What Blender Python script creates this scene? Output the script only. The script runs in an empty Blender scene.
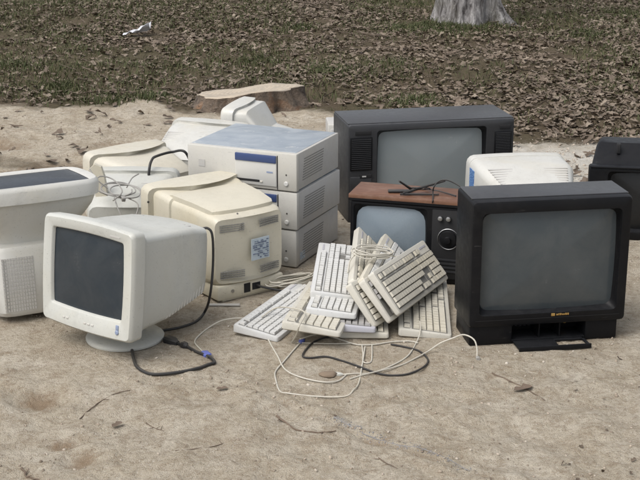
import bpy, bmesh, math, random
import numpy as np
from mathutils import Matrix, Vector, Euler

# ------------------------------------------------------------------ camera, sky, sun, exposure
scene = bpy.context.scene
COL = scene.collection
R = math.radians
FPX, PITCH, CAMH = 1300.0, R(17.244), 1.476
cam_d = bpy.data.cameras.new('camera')
cam_d.sensor_fit = 'HORIZONTAL'; cam_d.sensor_width = 36.0
cam_d.lens = FPX / 640.0 * 36.0
cam_d.clip_start = 0.05; cam_d.clip_end = 2000
cam = bpy.data.objects.new('camera', cam_d); COL.objects.link(cam)
cam.location = (0, 0, CAMH); cam.rotation_euler = (R(90) - PITCH, 0, 0)
scene.camera = cam

SUN_EL, SUN_AZ = R(58), R(-128)          # azimuth from +Y towards +X of the sun's place in the sky (behind the camera, left)
world = bpy.data.worlds.new('World'); scene.world = world; world.use_nodes = True
wn = world.node_tree.nodes; wl = world.node_tree.links; wn.clear()
sky = wn.new('ShaderNodeTexSky'); sky.sky_type = 'NISHITA'; sky.sun_disc = False
sky.sun_elevation = SUN_EL; sky.sun_rotation = SUN_AZ
sky.air_density = 1.0; sky.dust_density = 4.0; sky.ozone_density = 1.0
hs = wn.new('ShaderNodeHueSaturation'); hs.inputs['Saturation'].default_value = 0.32
bg = wn.new('ShaderNodeBackground'); bg.inputs['Strength'].default_value = 0.10
wo = wn.new('ShaderNodeOutputWorld')
wl.new(sky.outputs[0], hs.inputs['Color']); wl.new(hs.outputs[0], bg.inputs['Color']); wl.new(bg.outputs[0], wo.inputs['Surface'])

sun_d = bpy.data.lights.new('sun', 'SUN'); sun_d.energy = 0.9; sun_d.angle = R(45); sun_d.color = (1.0, 0.965, 0.92)
sun = bpy.data.objects.new('sun', sun_d); COL.objects.link(sun)
sdir = Vector((math.sin(SUN_AZ) * math.cos(SUN_EL), math.cos(SUN_AZ) * math.cos(SUN_EL), math.sin(SUN_EL)))
sun.rotation_euler = sdir.to_track_quat('Z', 'Y').to_euler()

vs = scene.view_settings
vs.view_transform = 'Standard'; vs.look = 'None'; vs.gamma = 1.0; vs.use_curve_mapping = False
vs.exposure = 0.92

rng = random.Random(7)
nrng = np.random.RandomState(11)

# ------------------------------------------------------------------ small maths
def _hash(ix, iy, s):
    a = (ix.astype(np.int64) * 374761393 + iy.astype(np.int64) * 668265263 + s * 982451653) & 0x7fffffff
    a = ((a ^ (a >> 13)) * 1274126177) & 0x7fffffff
    return ((a ^ (a >> 16)) & 0xffff) / 65535.0
def vnoise(x, y, s=0):
    x = np.asarray(x, float); y = np.asarray(y, float)
    ix = np.floor(x); iy = np.floor(y); fx = x - ix; fy = y - iy
    fx = fx * fx * fx * (fx * (fx * 6 - 15) + 10); fy = fy * fy * fy * (fy * (fy * 6 - 15) + 10)
    a = _hash(ix, iy, s); b = _hash(ix + 1, iy, s); c = _hash(ix, iy + 1, s); d = _hash(ix + 1, iy + 1, s)
    return (a * (1 - fx) + b * fx) * (1 - fy) + (c * (1 - fx) + d * fx) * fy - 0.5
def sstep(a, b, t):
    t = np.clip((t - a) / (b - a), 0, 1); return t * t * (3 - 2 * t)
def litter_edge(x):                     # where the sand ends and the leaf litter starts
    x = np.asarray(x, float)
    e = np.interp(x, [-6, -1.8, -0.9, -0.2, 0.3, 0.9, 1.6, 6], [7.0, 7.1, 7.3, 7.25, 6.9, 6.45, 6.3, 6.1])
    return e + 0.5 * vnoise(x * 1.7, x * 0 + 3.3, 5) + 0.3 * vnoise(x * 5, x * 0 + 1.3, 6)
PRINTS = [(gx, gy, a, b, d) for gx, gy, a, b, d in ((-.775, 3.29, .075, .06, .016), (-.60, 2.93, .05, .045, .014), (-.66, 3.02, .05, .05, .008), (-.33, 3.28, .09, .05, .010), (-.10, 3.18, .07, .05, .010), (.12, 3.02, .08, .05, .009), (.30, 3.28, .11, .05, .009),
          (.55, 3.08, .10, .06, .009), (.45, 2.9, .1, .06, .009), (-.45, 3.42, .06, .05, .008), (.72, 3.3, .1, .06, .008), (-1.25, 5.9, .3, .16, .02), (-1.7, 6.4, .35, .2, .025), (-.95, 6.35, .25, .15, .018))]
FUR = [(-.245, 3.39), (-.10, 3.255), (.035, 3.125), (.16, 3.02), (.33, 2.88), (.5, 2.76)]
def furrow(x, y):                       # distance to an old wheel scrape across the foreground
    best = np.full(np.shape(x), 9.0)
    for (ax, ay), (bx, by) in zip(FUR[:-1], FUR[1:]):
        dx, dy = bx - ax, by - ay; t = np.clip(((x - ax) * dx + (y - ay) * dy) / (dx * dx + dy * dy), 0, 1)
        best = np.minimum(best, np.hypot(x - ax - t * dx, y - ay - t * dy))
    return best
def hf(x, y):
    x = np.asarray(x, float); y = np.asarray(y, float)
    h = 0.016 * vnoise(x * 1.3, y * 1.3, 1) + 0.012 * vnoise(x * 4, y * 4, 2) + 0.012 * vnoise(x * 11, y * 11, 3) + 0.0085 * vnoise(x * 23, y * 23, 4)
    fineh = 0.0055 * vnoise(x * 43, y * 43, 14) * (0.6 + 1.6 * np.clip(vnoise(x * 2.2, y * 2.2, 15) + .2, 0, 1))
    for px, py, sx, sy, dp in PRINTS:
        d2 = ((x - px) / sx) ** 2 + ((y - py) / sy) ** 2
        h = h - dp * np.exp(-d2) + dp * 0.45 * np.exp(-(np.sqrt(d2) - 1.5) ** 2 * 5)
    fd = furrow(x, y); h = h - .006 * np.exp(-(fd / .013) ** 2) + .004 * np.exp(-((fd - .028) / .014) ** 2)
    calm = sstep(1.1, 1.6, np.abs(x)) + sstep(0.75, 1.1, np.abs(y - 4.45))
    calm = np.clip(calm, 0, 1)
    h = h * (0.22 + 0.78 * calm) + fineh * (0.6 + 0.4 * calm)
    rough = sstep(-0.2, 0.5, y - litter_edge(x))
    h = h + rough * (0.05 * vnoise(x * 0.8, y * 0.8, 8) + 0.03 * vnoise(x * 3, y * 3, 9)) + 0.03 * sstep(7, 12, y) 
    return h * sstep(60, 25, np.hypot(x, y - 6))
def hz(x, y): return float(hf(np.array([x]), np.array([y]))[0])
def gp(px, py, z=0.0):                  # a spot measured on the photograph, laid on the plane at height z
    a = (px - 320) / FPX; b = (240 - py) / FPX; c, s = math.cos(PITCH), math.sin(PITCH)
    d = (a, c + b * s, -s + b * c); t = (z - CAMH) / d[2]
    return Vector((t * d[0], t * d[1], z))

# ------------------------------------------------------------------ materials
def mat_new(name):
    m = bpy.data.materials.new(name); m.use_nodes = True
    nt = m.node_tree; bs = nt.nodes['Principled BSDF']
    return m, nt, bs
def nd(nt, t, **k):
    n = nt.nodes.new(t)
    for a, v in k.items(): setattr(n, a, v)
    return n
def mixc(nt, f, a, b, blend='MIX'):
    n = nd(nt, 'ShaderNodeMix', data_type='RGBA', blend_type=blend)
    for i, v in ((0, f), (6, a), (7, b)):
        if hasattr(v, 'is_output'): nt.links.new(v, n.inputs[i])
        elif isinstance(v, (int, float)): n.inputs[i].default_value = v
        else: n.inputs[i].default_value = (*v, 1)
    return n.outputs[2]
def noise(nt, co, scale, detail=4, rough=0.55, dist=0.0):
    n = nd(nt, 'ShaderNodeTexNoise'); n.inputs['Scale'].default_value = scale; n.inputs['Detail'].default_value = detail
    n.inputs['Roughness'].default_value = rough; n.inputs['Distortion'].default_value = dist
    nt.links.new(co, n.inputs['Vector']); return n.outputs['Fac']
def ramp(nt, v, a, b, lo=0.0, hi=1.0):
    n = nd(nt, 'ShaderNodeMapRange'); n.inputs[1].default_value = a; n.inputs[2].default_value = b
    n.inputs[3].default_value = lo; n.inputs[4].default_value = hi
    nt.links.new(v, n.inputs[0]); return n.outputs[0]
def math_n(nt, op, a, b):
    n = nd(nt, 'ShaderNodeMath', operation=op)
    for i, v in ((0, a), (1, b)):
        if hasattr(v, 'is_output'): nt.links.new(v, n.inputs[i])
        else: n.inputs[i].default_value = v
    return n.outputs[0]
def coords(nt):
    tc = nd(nt, 'ShaderNodeTexCoord'); oi = nd(nt, 'ShaderNodeObjectInfo')
    sc = nd(nt, 'ShaderNodeVectorMath', operation='MULTIPLY_ADD')
    cb = nd(nt, 'ShaderNodeCombineXYZ')
    for i in range(3): nt.links.new(oi.outputs['Random'], cb.inputs[i])
    nt.links.new(cb.outputs[0], sc.inputs[0]); sc.inputs[1].default_value = (17, 31, 23)
    nt.links.new(tc.outputs['Object'], sc.inputs[2])
    return sc.outputs[0]
def bump(nt, bs, h, strength, dist):
    b = nd(nt, 'ShaderNodeBump'); b.inputs['Strength'].default_value = strength; b.inputs['Distance'].default_value = dist
    nt.links.new(h, b.inputs['Height']); nt.links.new(b.outputs[0], bs.inputs['Normal'])
def plastic(name, col, rough=0.45, grime=0.35, dust=0.15, dirtcol=None, dust_sheen_col=(0.42, 0.37, 0.30), spec=0.5):
    m, nt, bs = mat_new(name); co = coords(nt)
    dirt = dirtcol or tuple(c * 0.55 for c in col)
    n1 = noise(nt, co, 5, 6, 0.65, 0.3); n2 = noise(nt, co, 38, 5, 0.7); n3 = noise(nt, co, 210, 2, 0.5)
    blot = math_n(nt, 'MULTIPLY', ramp(nt, n1, 0.45, 0.78), ramp(nt, n2, 0.3, 0.7))
    c = mixc(nt, math_n(nt, 'MULTIPLY', blot, grime), col, dirt)
    c = mixc(nt, ramp(nt, noise(nt, co, 2.2, 2), 0.35, 0.7, 0, 0.18), c, tuple(min(1, v * 1.12) for v in col))
    c = mixc(nt, ramp(nt, noise(nt, co, 3.1, 5, 0.6, 0.8), 0.48, 0.72, 0, 0.38 if grime > .3 else .1), c, (col[0] * .97, col[1] * .90, col[2] * .74))
    sm = nd(nt, 'ShaderNodeMapping'); sm.inputs['Scale'].default_value = (9, 60, 60); sm.inputs['Rotation'].default_value = (0.3, 0.5, 0.4); nt.links.new(co, sm.inputs[0])
    scuff = math_n(nt, 'MULTIPLY', ramp(nt, noise(nt, sm.outputs[0], 2.2, 3, 0.5), 0.66, 0.70), ramp(nt, n1, 0.5, 0.62, 0, 0.55 * grime))
    c = mixc(nt, scuff, c, tuple(v * 0.5 for v in dirt) if max(col) > .2 else (0.09, 0.088, 0.085))
    specks = math_n(nt, 'MULTIPLY', ramp(nt, n3, 0.66, 0.72), 0.5 * grime)
    c = mixc(nt, specks, c, tuple(v * 0.35 for v in dirt))
    geo = nd(nt, 'ShaderNodeNewGeometry'); sp = nd(nt, 'ShaderNodeSeparateXYZ'); nt.links.new(geo.outputs['Normal'], sp.inputs[0])
    up = ramp(nt, sp.outputs[2], 0.5, 0.95)
    du = math_n(nt, 'MULTIPLY', math_n(nt, 'MULTIPLY', up, ramp(nt, n2, 0.3, 0.75, 0.35, 1)), dust)
    c = mixc(nt, du, c, dust_sheen_col)  # up-facing tone: dust, plus painted sky sheen on black and charcoal plastic
    nt.links.new(c, bs.inputs['Base Color'])
    nt.links.new(ramp(nt, n2, 0.3, 0.75, rough - 0.07, min(1, rough + 0.16)), bs.inputs['Roughness'])
    bs.inputs['Specular IOR Level'].default_value = spec
    bump(nt, bs, noise(nt, co, 900, 2), 0.05, 0.002)
    return m
def glass_screen(name, col, rough=0.13, dust=0.2):
    m, nt, bs = mat_new(name); co = coords(nt)
    n = noise(nt, co, 9, 6, 0.65, 0.5); n2 = noise(nt, co, 120, 3)
    c = mixc(nt, ramp(nt, n, 0.4, 0.8, 0, dust), col, (0.36, 0.33, 0.29))
    nt.links.new(c, bs.inputs['Base Color'])
    nt.links.new(ramp(nt, math_n(nt, 'ADD', n, math_n(nt, 'MULTIPLY', n2, 0.3)), 0.5, 1.0, rough, rough + 0.22), bs.inputs['Roughness'])
    bs.inputs['Specular IOR Level'].default_value = 0.4
    return m
def flat(name, col, rough=0.6, metal=0.0):
    m, nt, bs = mat_new(name); co = coords(nt)
    c = mixc(nt, ramp(nt, noise(nt, co, 30, 5, 0.6), 0.35, 0.75, 0, 0.5), col, tuple(v * 0.72 for v in col))
    nt.links.new(c, bs.inputs['Base Color']); bs.inputs['Roughness'].default_value = rough; bs.inputs['Metallic'].default_value = metal
    return m

M = {}
M['white'] = plastic('white_plastic', (0.55, 0.545, 0.51), 0.40, 0.6, 0.10)
M['cool'] = plastic('cool_white_plastic', (0.505, 0.51, 0.475), 0.40, 0.65, 0.08)
M['cream'] = plastic('cream_plastic', (0.565, 0.53, 0.43), 0.43, 0.6, 0.10)
M['pale'] = plastic('pale_cream_plastic', (0.55, 0.52, 0.44), 0.45, 0.55, 0.10)
M['case'] = plastic('case_plastic', (0.52, 0.51, 0.475), 0.45, 0.4, 0.15)
M['case_metal'] = plastic('case_painted_steel', (0.47, 0.46, 0.44), 0.5, 0.35, 0.1)
M['bay'] = plastic('drive_bay_plastic', (0.55, 0.545, 0.52), 0.4, 0.3, 0.05)
M['blue_strip'] = plastic('blue_strip_plastic', (0.035, 0.06, 0.16), 0.35, 0.3, 0.05)
M['black'] = plastic('black_plastic', (0.0075, 0.0078, 0.0092), 0.36, 0.55, 0.10, dirtcol=(0.026, 0.024, 0.022), dust_sheen_col=(0.15, 0.155, 0.165), spec=0.16)  # blue-grey on up-faces paints the sky's sheen along with dust
M['black_clean'] = plastic('plain_black_plastic', (0.0075, 0.0078, 0.0092), 0.40, 0.4, 0.02, dirtcol=(0.02, 0.019, 0.018), dust_sheen_col=(0.1, 0.1, 0.1), spec=0.22)
M['tvgrey'] = plastic('charcoal_plastic', (0.030, 0.031, 0.034), 0.40, 0.5, 0.22, dirtcol=(0.05, 0.047, 0.043), dust_sheen_col=(0.20, 0.205, 0.215))  # same painted sky sheen mixed into the dust on top faces
M['dark'] = flat('dark_cavity', (0.012, 0.012, 0.013), 0.8)
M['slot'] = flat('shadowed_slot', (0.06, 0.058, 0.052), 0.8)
M['louvre'] = flat('louvre_groove', (0.25, 0.245, 0.225), 0.8)
M['ink'] = flat('label_ink', (0.13, 0.16, 0.24), 0.5)
M['rubber'] = plastic('black_rubber', (0.016, 0.016, 0.017), 0.5, 0.5, 0.12, dirtcol=(0.07, 0.06, 0.05))
M['cable_cream'] = plastic('cream_cable', (0.50, 0.475, 0.41), 0.5, 0.5, 0.08)
M['cable_grey'] = plastic('grey_cable', (0.30, 0.29, 0.27), 0.5, 0.5, 0.08)
M['blue_plug'] = plastic('blue_plug_plastic', (0.10, 0.13, 0.42), 0.4, 0.3, 0.1)
M['steel'] = flat('plain_steel', (0.45, 0.45, 0.45), 0.35, 1.0)
M['gold'] = flat('gold_badge', (0.62, 0.40, 0.14), 0.35, 0.8)
M['scr_mon'] = glass_screen('monitor_glass', (0.024, 0.033, 0.042), 0.12, 0.06)
M['scr_black'] = glass_screen('tv_glass_dark', (0.060, 0.071, 0.077), 0.12, 0.10)
M['scr_big'] = glass_screen('tv_glass_grey', (0.225, 0.252, 0.258), 0.14, 0.12)
M['scr_wood'] = glass_screen('tv_glass_blue', (0.195, 0.238, 0.275), 0.18, 0.08)
M['scr_off'] = glass_screen('tv_glass_black', (0.010, 0.011, 0.012), 0.3, 0.03)
M['scr_up'] = glass_screen('upturned_glass', (0.022, 0.028, 0.038), 0.30, 0.08)
M['keys'] = plastic('key_plastic', (0.60, 0.60, 0.585), 0.5, 0.5, 0.06)
M['keys_cream'] = plastic('cream_key_plastic', (0.56, 0.53, 0.45), 0.5, 0.6, 0.06)
M['keys_grey'] = plastic('grey_key_plastic', (0.36, 0.35, 0.34), 0.5, 0.5, 0.06)
M['kb_white'] = plastic('keyboard_white', (0.56, 0.565, 0.56), 0.48, 0.45, 0.1)
M['kb_cream'] = plastic('keyboard_cream', (0.54, 0.52, 0.46), 0.48, 0.6, 0.1)
M['kb_grey'] = plastic('keyboard_lavender_grey', (0.42, 0.42, 0.46), 0.48, 0.45, 0.1)
M['key_well'] = flat('key_well', (0.17, 0.165, 0.15), 0.7)

def mk_lid():
    m, nt, bs = mat_new('dusty_steel_lid'); co = coords(nt)
    n1 = noise(nt, co, 7, 7, 0.7, 1.2); n2 = noise(nt, co, 45, 4, 0.65)
    c = mixc(nt, ramp(nt, n1, 0.38, 0.68, 0, 0.8), (0.29, 0.33, 0.375), (0.46, 0.49, 0.51))  # blue-grey steel tone has the sky's reflection put into its colour
    c = mixc(nt, ramp(nt, n2, 0.58, 0.75, 0, 0.6), c, (0.52, 0.54, 0.55))
    c = mixc(nt, ramp(nt, noise(nt, co, 16, 3, 0.6, 0.6), 0.66, 0.70, 0, 0.7), c, (0.60, 0.60, 0.58))
    st = nd(nt, 'ShaderNodeMapping'); st.inputs['Scale'].default_value = (3, 26, 3); st.inputs['Rotation'].default_value = (0, 0, 0.5); nt.links.new(co, st.inputs[0])
    c = mixc(nt, ramp(nt, noise(nt, st.outputs[0], 3, 5, 0.6), 0.58, 0.72, 0, 0.4), c, (0.17, 0.20, 0.25))
    nt.links.new(c, bs.inputs['Base Color']); bs.inputs['Metallic'].default_value = 0.25
    nt.links.new(ramp(nt, n1, 0.3, 0.7, 0.28, 0.5), bs.inputs['Roughness'])
    return m
M['lid'] = mk_lid()
def mk_wood():
    m, nt, bs = mat_new('wood_veneer'); co = coords(nt)
    st = nd(nt, 'ShaderNodeMapping'); st.inputs['Scale'].default_value = (2.0, 30, 30); nt.links.new(co, st.inputs[0])
    n = noise(nt, st.outputs[0], 3, 7, 0.7, 0.6)
    c = mixc(nt, ramp(nt, n, 0.3, 0.7), (0.095, 0.042, 0.024), (0.20, 0.098, 0.056))
    c = mixc(nt, ramp(nt, noise(nt, co, 14, 6, 0.7), 0.5, 0.75, 0, 0.35), c, (0.34, 0.24, 0.18))
    nt.links.new(c, bs.inputs['Base Color']); bs.inputs['Roughness'].default_value = 0.42
    return m
M['wood'] = mk_wood()
def mk_label(name, base, ink, scale):
    m, nt, bs = mat_new(name); co = coords(nt)
    mp = nd(nt, 'ShaderNodeMapping'); mp.inputs['Scale'].default_value = scale; nt.links.new(co, mp.inputs[0])
    v = nd(nt, 'ShaderNodeTexNoise'); v.inputs['Scale'].default_value = 1; v.inputs['Detail'].default_value = 1; nt.links.new(mp.outputs[0], v.inputs['Vector'])
    c = mixc(nt, ramp(nt, v.outputs['Fac'], 0.54, 0.56), base, ink)
    nt.links.new(c, bs.inputs['Base Color']); bs.inputs['Roughness'].default_value = 0.4
    return m
M['label'] = flat('printed_label', (0.46, 0.53, 0.58), 0.4)
M['label_blue'] = mk_label('blue_label', (0.03, 0.12, 0.36), (0.25, 0.40, 0.62), (120, 120, 260))
M['sticker'] = mk_label('case_sticker', (0.34, 0.42, 0.50), (0.6, 0.64, 0.66), (120, 120, 260))
M['badge'] = flat('badge_print', (0.25, 0.30, 0.42), 0.4)

def mk_ground():
    m, nt, bs = mat_new('sandy_ground')
    geo = nd(nt, 'ShaderNodeNewGeometry'); co = geo.outputs['Position']
    big = noise(nt, co, 0.9, 5, 0.6, 0.4); mid = noise(nt, co, 5, 6, 0.68, 0.3); fine = noise(nt, co, 55, 5, 0.7); grain = noise(nt, co, 330, 3, 0.7)
    c = mixc(nt, ramp(nt, big, 0.35, 0.68), (0.485, 0.42, 0.32), (0.58, 0.51, 0.40))
    c = mixc(nt, ramp(nt, mid, 0.40, 0.66, 0, 0.8), c, (0.66, 0.60, 0.50))
    c = mixc(nt, ramp(nt, noise(nt, co, 14, 6, 0.72, 0.6), 0.47, 0.66, 0, 0.85), c, (0.375, 0.305, 0.22))
    c = mixc(nt, ramp(nt, noise(nt, co, 2.3, 6, 0.7, 0.8), 0.52, 0.72, 0, 0.7), c, (0.38, 0.31, 0.225))
    c = mixc(nt, ramp(nt, fine, 0.45, 0.70, 0, 0.7), c, (0.28, 0.21, 0.14))
    c = mixc(nt, ramp(nt, grain, 0.58, 0.68, 0, 0.8), c, (0.12, 0.095, 0.075))
    c = mixc(nt, ramp(nt, grain, 0.42, 0.32, 0, 0.8), c, (0.66, 0.60, 0.52))
    c = mixc(nt, ramp(nt, noise(nt, co, 130, 3, 0.6), 0.62, 0.68, 0, 0.55), c, (0.70, 0.66, 0.59))
    c = mixc(nt, ramp(nt, noise(nt, co, 95, 4, 0.7, 0.5), 0.66, 0.72, 0, 0.8), c, (0.10, 0.075, 0.055))
    at = nd(nt, 'ShaderNodeAttribute', attribute_name='zone')
    sp = nd(nt, 'ShaderNodeSeparateColor'); nt.links.new(at.outputs['Color'], sp.inputs[0])
    hollow_brown = ramp(nt, math_n(nt, 'ADD', sp.outputs[2], math_n(nt, 'MULTIPLY', math_n(nt, 'SUBTRACT', noise(nt, co, 16, 5, 0.7), 0.5), 1.1)), 0.35, 0.75, 0, 0.7)
    c = mixc(nt, hollow_brown, c, mixc(nt, fine, (0.20, 0.13, 0.075), (0.33, 0.235, 0.15)))  # darker brown in some of the prints and along the furrow
    soil = mixc(nt, ramp(nt, fine, 0.3, 0.7), (0.085, 0.066, 0.044), (0.155, 0.12, 0.08))
    soil = mixc(nt, ramp(nt, noise(nt, co, 1.1, 4, 0.6), 0.42, 0.6, 0, 0.4), soil, (0.085, 0.085, 0.04))
    zn = ramp(nt, math_n(nt, 'ADD', sp.outputs[0], math_n(nt, 'MULTIPLY', math_n(nt, 'SUBTRACT', mid, 0.5), 0.9)), 0.35, 0.65)
    c = mixc(nt, zn, c, soil)
    rub = ramp(nt, math_n(nt, 'ADD', sp.outputs[1], math_n(nt, 'MULTIPLY', math_n(nt, 'SUBTRACT', fine, 0.5), 0.8)), 0.3, 0.7)
    c = mixc(nt, rub, c, mixc(nt, ramp(nt, mid, 0.35, 0.65), (0.66, 0.63, 0.57), (0.50, 0.45, 0.37)))
    nt.links.new(c, bs.inputs['Base Color']); bs.inputs['Roughness'].default_value = 0.95; bs.inputs['Specular IOR Level'].default_value = 0.15
    hgt = math_n(nt, 'ADD', math_n(nt, 'MULTIPLY', fine, 1.0), math_n(nt, 'MULTIPLY', grain, 0.45))
    bump(nt, bs, hgt, 1.0, 0.016)
    return m
M['ground'] = mk_ground()
def mk_attr(name, lo, mid, hi, rough=0.8, trans=0.0):
    m, nt, bs = mat_new(name)
    at = nd(nt, 'ShaderNodeAttribute', attribute_name='tone')
    r = nd(nt, 'ShaderNodeValToRGB'); nt.links.new(at.outputs['Fac'], r.inputs[0])
    r.color_ramp.elements[0].color = (*lo, 1); r.color_ramp.elements[1].color = (*hi, 1)
    e = r.color_ramp.elements.new(0.5); e.color = (*mid, 1)
    geo = nd(nt, 'ShaderNodeNewGeometry')
    c = mixc(nt, ramp(nt, noise(nt, geo.outputs['Position'], 90, 3), 0.3, 0.7, 0, 0.4), r.outputs[0], tuple(v * 0.6 for v in mid))
    nt.links.new(c, bs.inputs['Base Color']); bs.inputs['Roughness'].default_value = rough; bs.inputs['Specular IOR Level'].default_value = 0.25
    return m
M['leaf'] = mk_attr('dry_leaf', (0.082, 0.061, 0.045), (0.160, 0.124, 0.093), (0.33, 0.275, 0.215), 0.65)
M['grass'] = mk_attr('thin_grass', (0.042, 0.058, 0.021), (0.088, 0.098, 0.042), (0.18, 0.155, 0.085), 0.7)
M['pebble'] = mk_attr('pebble', (0.14, 0.11, 0.08), (0.40, 0.335, 0.265), (0.58, 0.53, 0.46), 0.85)
def mk_bark():
    m, nt, bs = mat_new('grey_bark'); co = coords(nt)
    st = nd(nt, 'ShaderNodeMapping'); st.inputs['Scale'].default_value = (1, 1, 0.22); nt.links.new(co, st.inputs[0])
    n = noise(nt, st.outputs[0], 22, 7, 0.7, 0.6)
    c = mixc(nt, ramp(nt, n, 0.36, 0.64), (0.045, 0.038, 0.036), (0.50, 0.48, 0.47))
    c = mixc(nt, ramp(nt, noise(nt, co, 5, 4), 0.5, 0.7, 0, 0.5), c, (0.13, 0.12, 0.085))
    nt.links.new(c, bs.inputs['Base Color']); bs.inputs['Roughness'].default_value = 0.9
    bump(nt, bs, n, 1.0, 0.05); return m
M['bark'] = mk_bark()
def mk_stump():
    m, nt, bs = mat_new('stump_bark'); co = coords(nt)
    n = noise(nt, co, 9, 6, 0.7, 0.4); n2 = noise(nt, co, 40, 5, 0.7)
    c = mixc(nt, ramp(nt, n, 0.35, 0.6), (0.07, 0.054, 0.042), (0.23, 0.175, 0.13))
    c = mixc(nt, ramp(nt, noise(nt, co, 5, 3), 0.54, 0.66, 0, 0.8), c, (0.30, 0.15, 0.07))
    c = mixc(nt, ramp(nt, n2, 0.55, 0.7, 0, 0.5), c, (0.33, 0.29, 0.24))
    nt.links.new(c, bs.inputs['Base Color']); bs.inputs['Roughness'].default_value = 0.9
    bump(nt, bs, n2, 1.0, 0.03); return m
M['stump'] = mk_stump()
def mk_cut():
    m, nt, bs = mat_new('sawn_wood'); co = coords(nt)
    ln = nd(nt, 'ShaderNodeVectorMath', operation='LENGTH'); mp = nd(nt, 'ShaderNodeMapping'); mp.inputs['Scale'].default_value = (1, 1, 0)
    tc = nd(nt, 'ShaderNodeTexCoord'); nt.links.new(tc.outputs['Object'], mp.inputs[0]); nt.links.new(mp.outputs[0], ln.inputs[0])
    s = math_n(nt, 'SINE', math_n(nt, 'MULTIPLY', ln.outputs['Value'], 260), 0)
    c = mixc(nt, ramp(nt, s, -1, 1, 0.0, 0.45), (0.48, 0.41, 0.32), (0.33, 0.26, 0.19))
    c = mixc(nt, ramp(nt, noise(nt, co, 8, 6, 0.7, 1), 0.45, 0.7, 0, 0.75), c, (0.24, 0.22, 0.19))
    nt.links.new(c, bs.inputs['Base Color']); bs.inputs['Roughness'].default_value = 0.85
    bump(nt, bs, noise(nt, co, 60, 4), 0.6, 0.01); return m
M['cut'] = mk_cut()
M['twig'] = flat('dry_twig', (0.15, 0.11, 0.08), 0.85)
M['paper'] = flat('white_litter', (0.62, 0.63, 0.66), 0.55)
M['stone'] = flat('brown_stone', (0.21, 0.16, 0.115), 0.95)
M['thread'] = flat('blue_grey_thread', (0.27, 0.265, 0.265), 0.85)

# ------------------------------------------------------------------ mesh helpers
class MB:
    def __init__(self, M4=None): self.v = []; self.f = []; self.M = M4
    def add(self, vs, fs):
        o = len(self.v)
        for p in vs:
            p = Vector(p)
            if self.M is not None: p = self.M @ p
            self.v.append(p[:])
        self.f += [tuple(i + o for i in f) for f in fs]
    def hexa(self, p8):                 # 4 bottom, 4 top
        self.add(p8, [(0, 1, 2, 3), (4, 5, 6, 7), (0, 1, 5, 4), (1, 2, 6, 5), (2, 3, 7, 6), (3, 0, 4, 7)])
    def box(self, x0, x1, y0, y1, z0, z1):
        self.hexa([(x0, y0, z0), (x1, y0, z0), (x1, y1, z0), (x0, y1, z0), (x0, y0, z1), (x1, y0, z1), (x1, y1, z1), (x0, y1, z1)])
    def loft(self, rings, cap0=True, cap1=True):
        n = len(rings[0]); vs = [p for r in rings for p in r]; fs = []
        for k in range(len(rings) - 1):
            for i in range(n):
                j = (i + 1) % n; fs.append((k * n + i, k * n + j, (k + 1) * n + j, (k + 1) * n + i))
        if cap0: fs.append(tuple(range(n)))
        if cap1: fs.append(tuple((len(rings) - 1) * n + i for i in range(n)))
        self.add(vs, fs)
    def rbox(self, x0, x1, y0, y1, z0, z1, r=0.004, seg=2):     # box with rounded edges
        def rr(ins, z):
            out = []; a0, a1, b0, b1 = x0 + ins, x1 - ins, y0 + ins, y1 - ins; q = max(r - ins, r * 0.3)
            for cx, cy, s in ((a1 - q, b1 - q, 0), (a0 + q, b1 - q, 90), (a0 + q, b0 + q, 180), (a1 - q, b0 + q, 270)):
                for k in range(seg + 1):
                    t = R(s + 90 * k / seg); out.append((cx + q * math.cos(t), cy + q * math.sin(t), z))
            return out
        self.loft([rr(r, z0), rr(r * 0.3, z0 + r * 0.3), rr(0, z0 + r), rr(0, z1 - r), rr(r * 0.3, z1 - r * 0.3), rr(r, z1)])
    def patch(self, q, off, th=0.0):    # thin slab on a quad, outwards along its normal
        q = [Vector(p) for p in q]; n = (q[1] - q[0]).cross(q[3] - q[0]).normalized()
        self.hexa([p - n * th for p in q] + [p + n * off for p in q])
    def tube(self, pts, r, n=8, cap=True, closed=False):
        pts = [Vector(p) for p in pts]; rings = []
        up = Vector((0, 0, 1)); prev = None
        for i, p in enumerate(pts):
            t = (pts[min(i + 1, len(pts) - 1)] - pts[max(i - 1, 0)]).normalized()
            if prev is None:
                a = up if abs(t.z) < 0.9 else Vector((1, 0, 0)); u = t.cross(a).normalized()
            else:
                u = (prev - t * prev.dot(t)); u = u.normalized() if u.length > 1e-6 else t.orthogonal().normalized()
            prev = u; w = t.cross(u); rr = r[i] if isinstance(r, (list, tuple)) else r
            rings.append([p + (u * math.cos(2 * math.pi * k / n) + w * math.sin(2 * math.pi * k / n)) * rr for k in range(n)])
        self.loft(rings, cap, cap)
    def lathe(self, prof, n=28, c=(0, 0, 0), axis='z'):
        rings = []
        for r, h in prof:
            ring = []
            for k in range(n):
                a = 2 * math.pi * k / n
                if axis == 'z': ring.append((c[0] + r * math.cos(a), c[1] + r * math.sin(a), c[2] + h))
                else: ring.append((c[0] + r * math.cos(a), c[1] + h, c[2] + r * math.sin(a)))
            rings.append(ring)
        self.loft(rings)
    def build(self, name, mat, parent=None, angle=32, loc=None, kind=None):
        me = bpy.data.meshes.new(name); me.from_pydata(self.v, [], self.f)
        bm = bmesh.new(); bm.from_mesh(me); bmesh.ops.recalc_face_normals(bm, faces=bm.faces); bm.to_mesh(me); bm.free()
        me.polygons.foreach_set('use_smooth', [True] * len(me.polygons)); me.set_sharp_from_angle(angle=R(angle))
        me.materials.append(mat)
        o = bpy.data.objects.new(name, me); COL.objects.link(o)
        if parent: o.parent = parent
        if loc is not None: o.location = loc
        if kind: o['kind'] = kind
        return o
def tag(o, label, cat, group=None):
    o['label'] = label; o['category'] = cat
    if group: o['group'] = group
    return o
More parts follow.
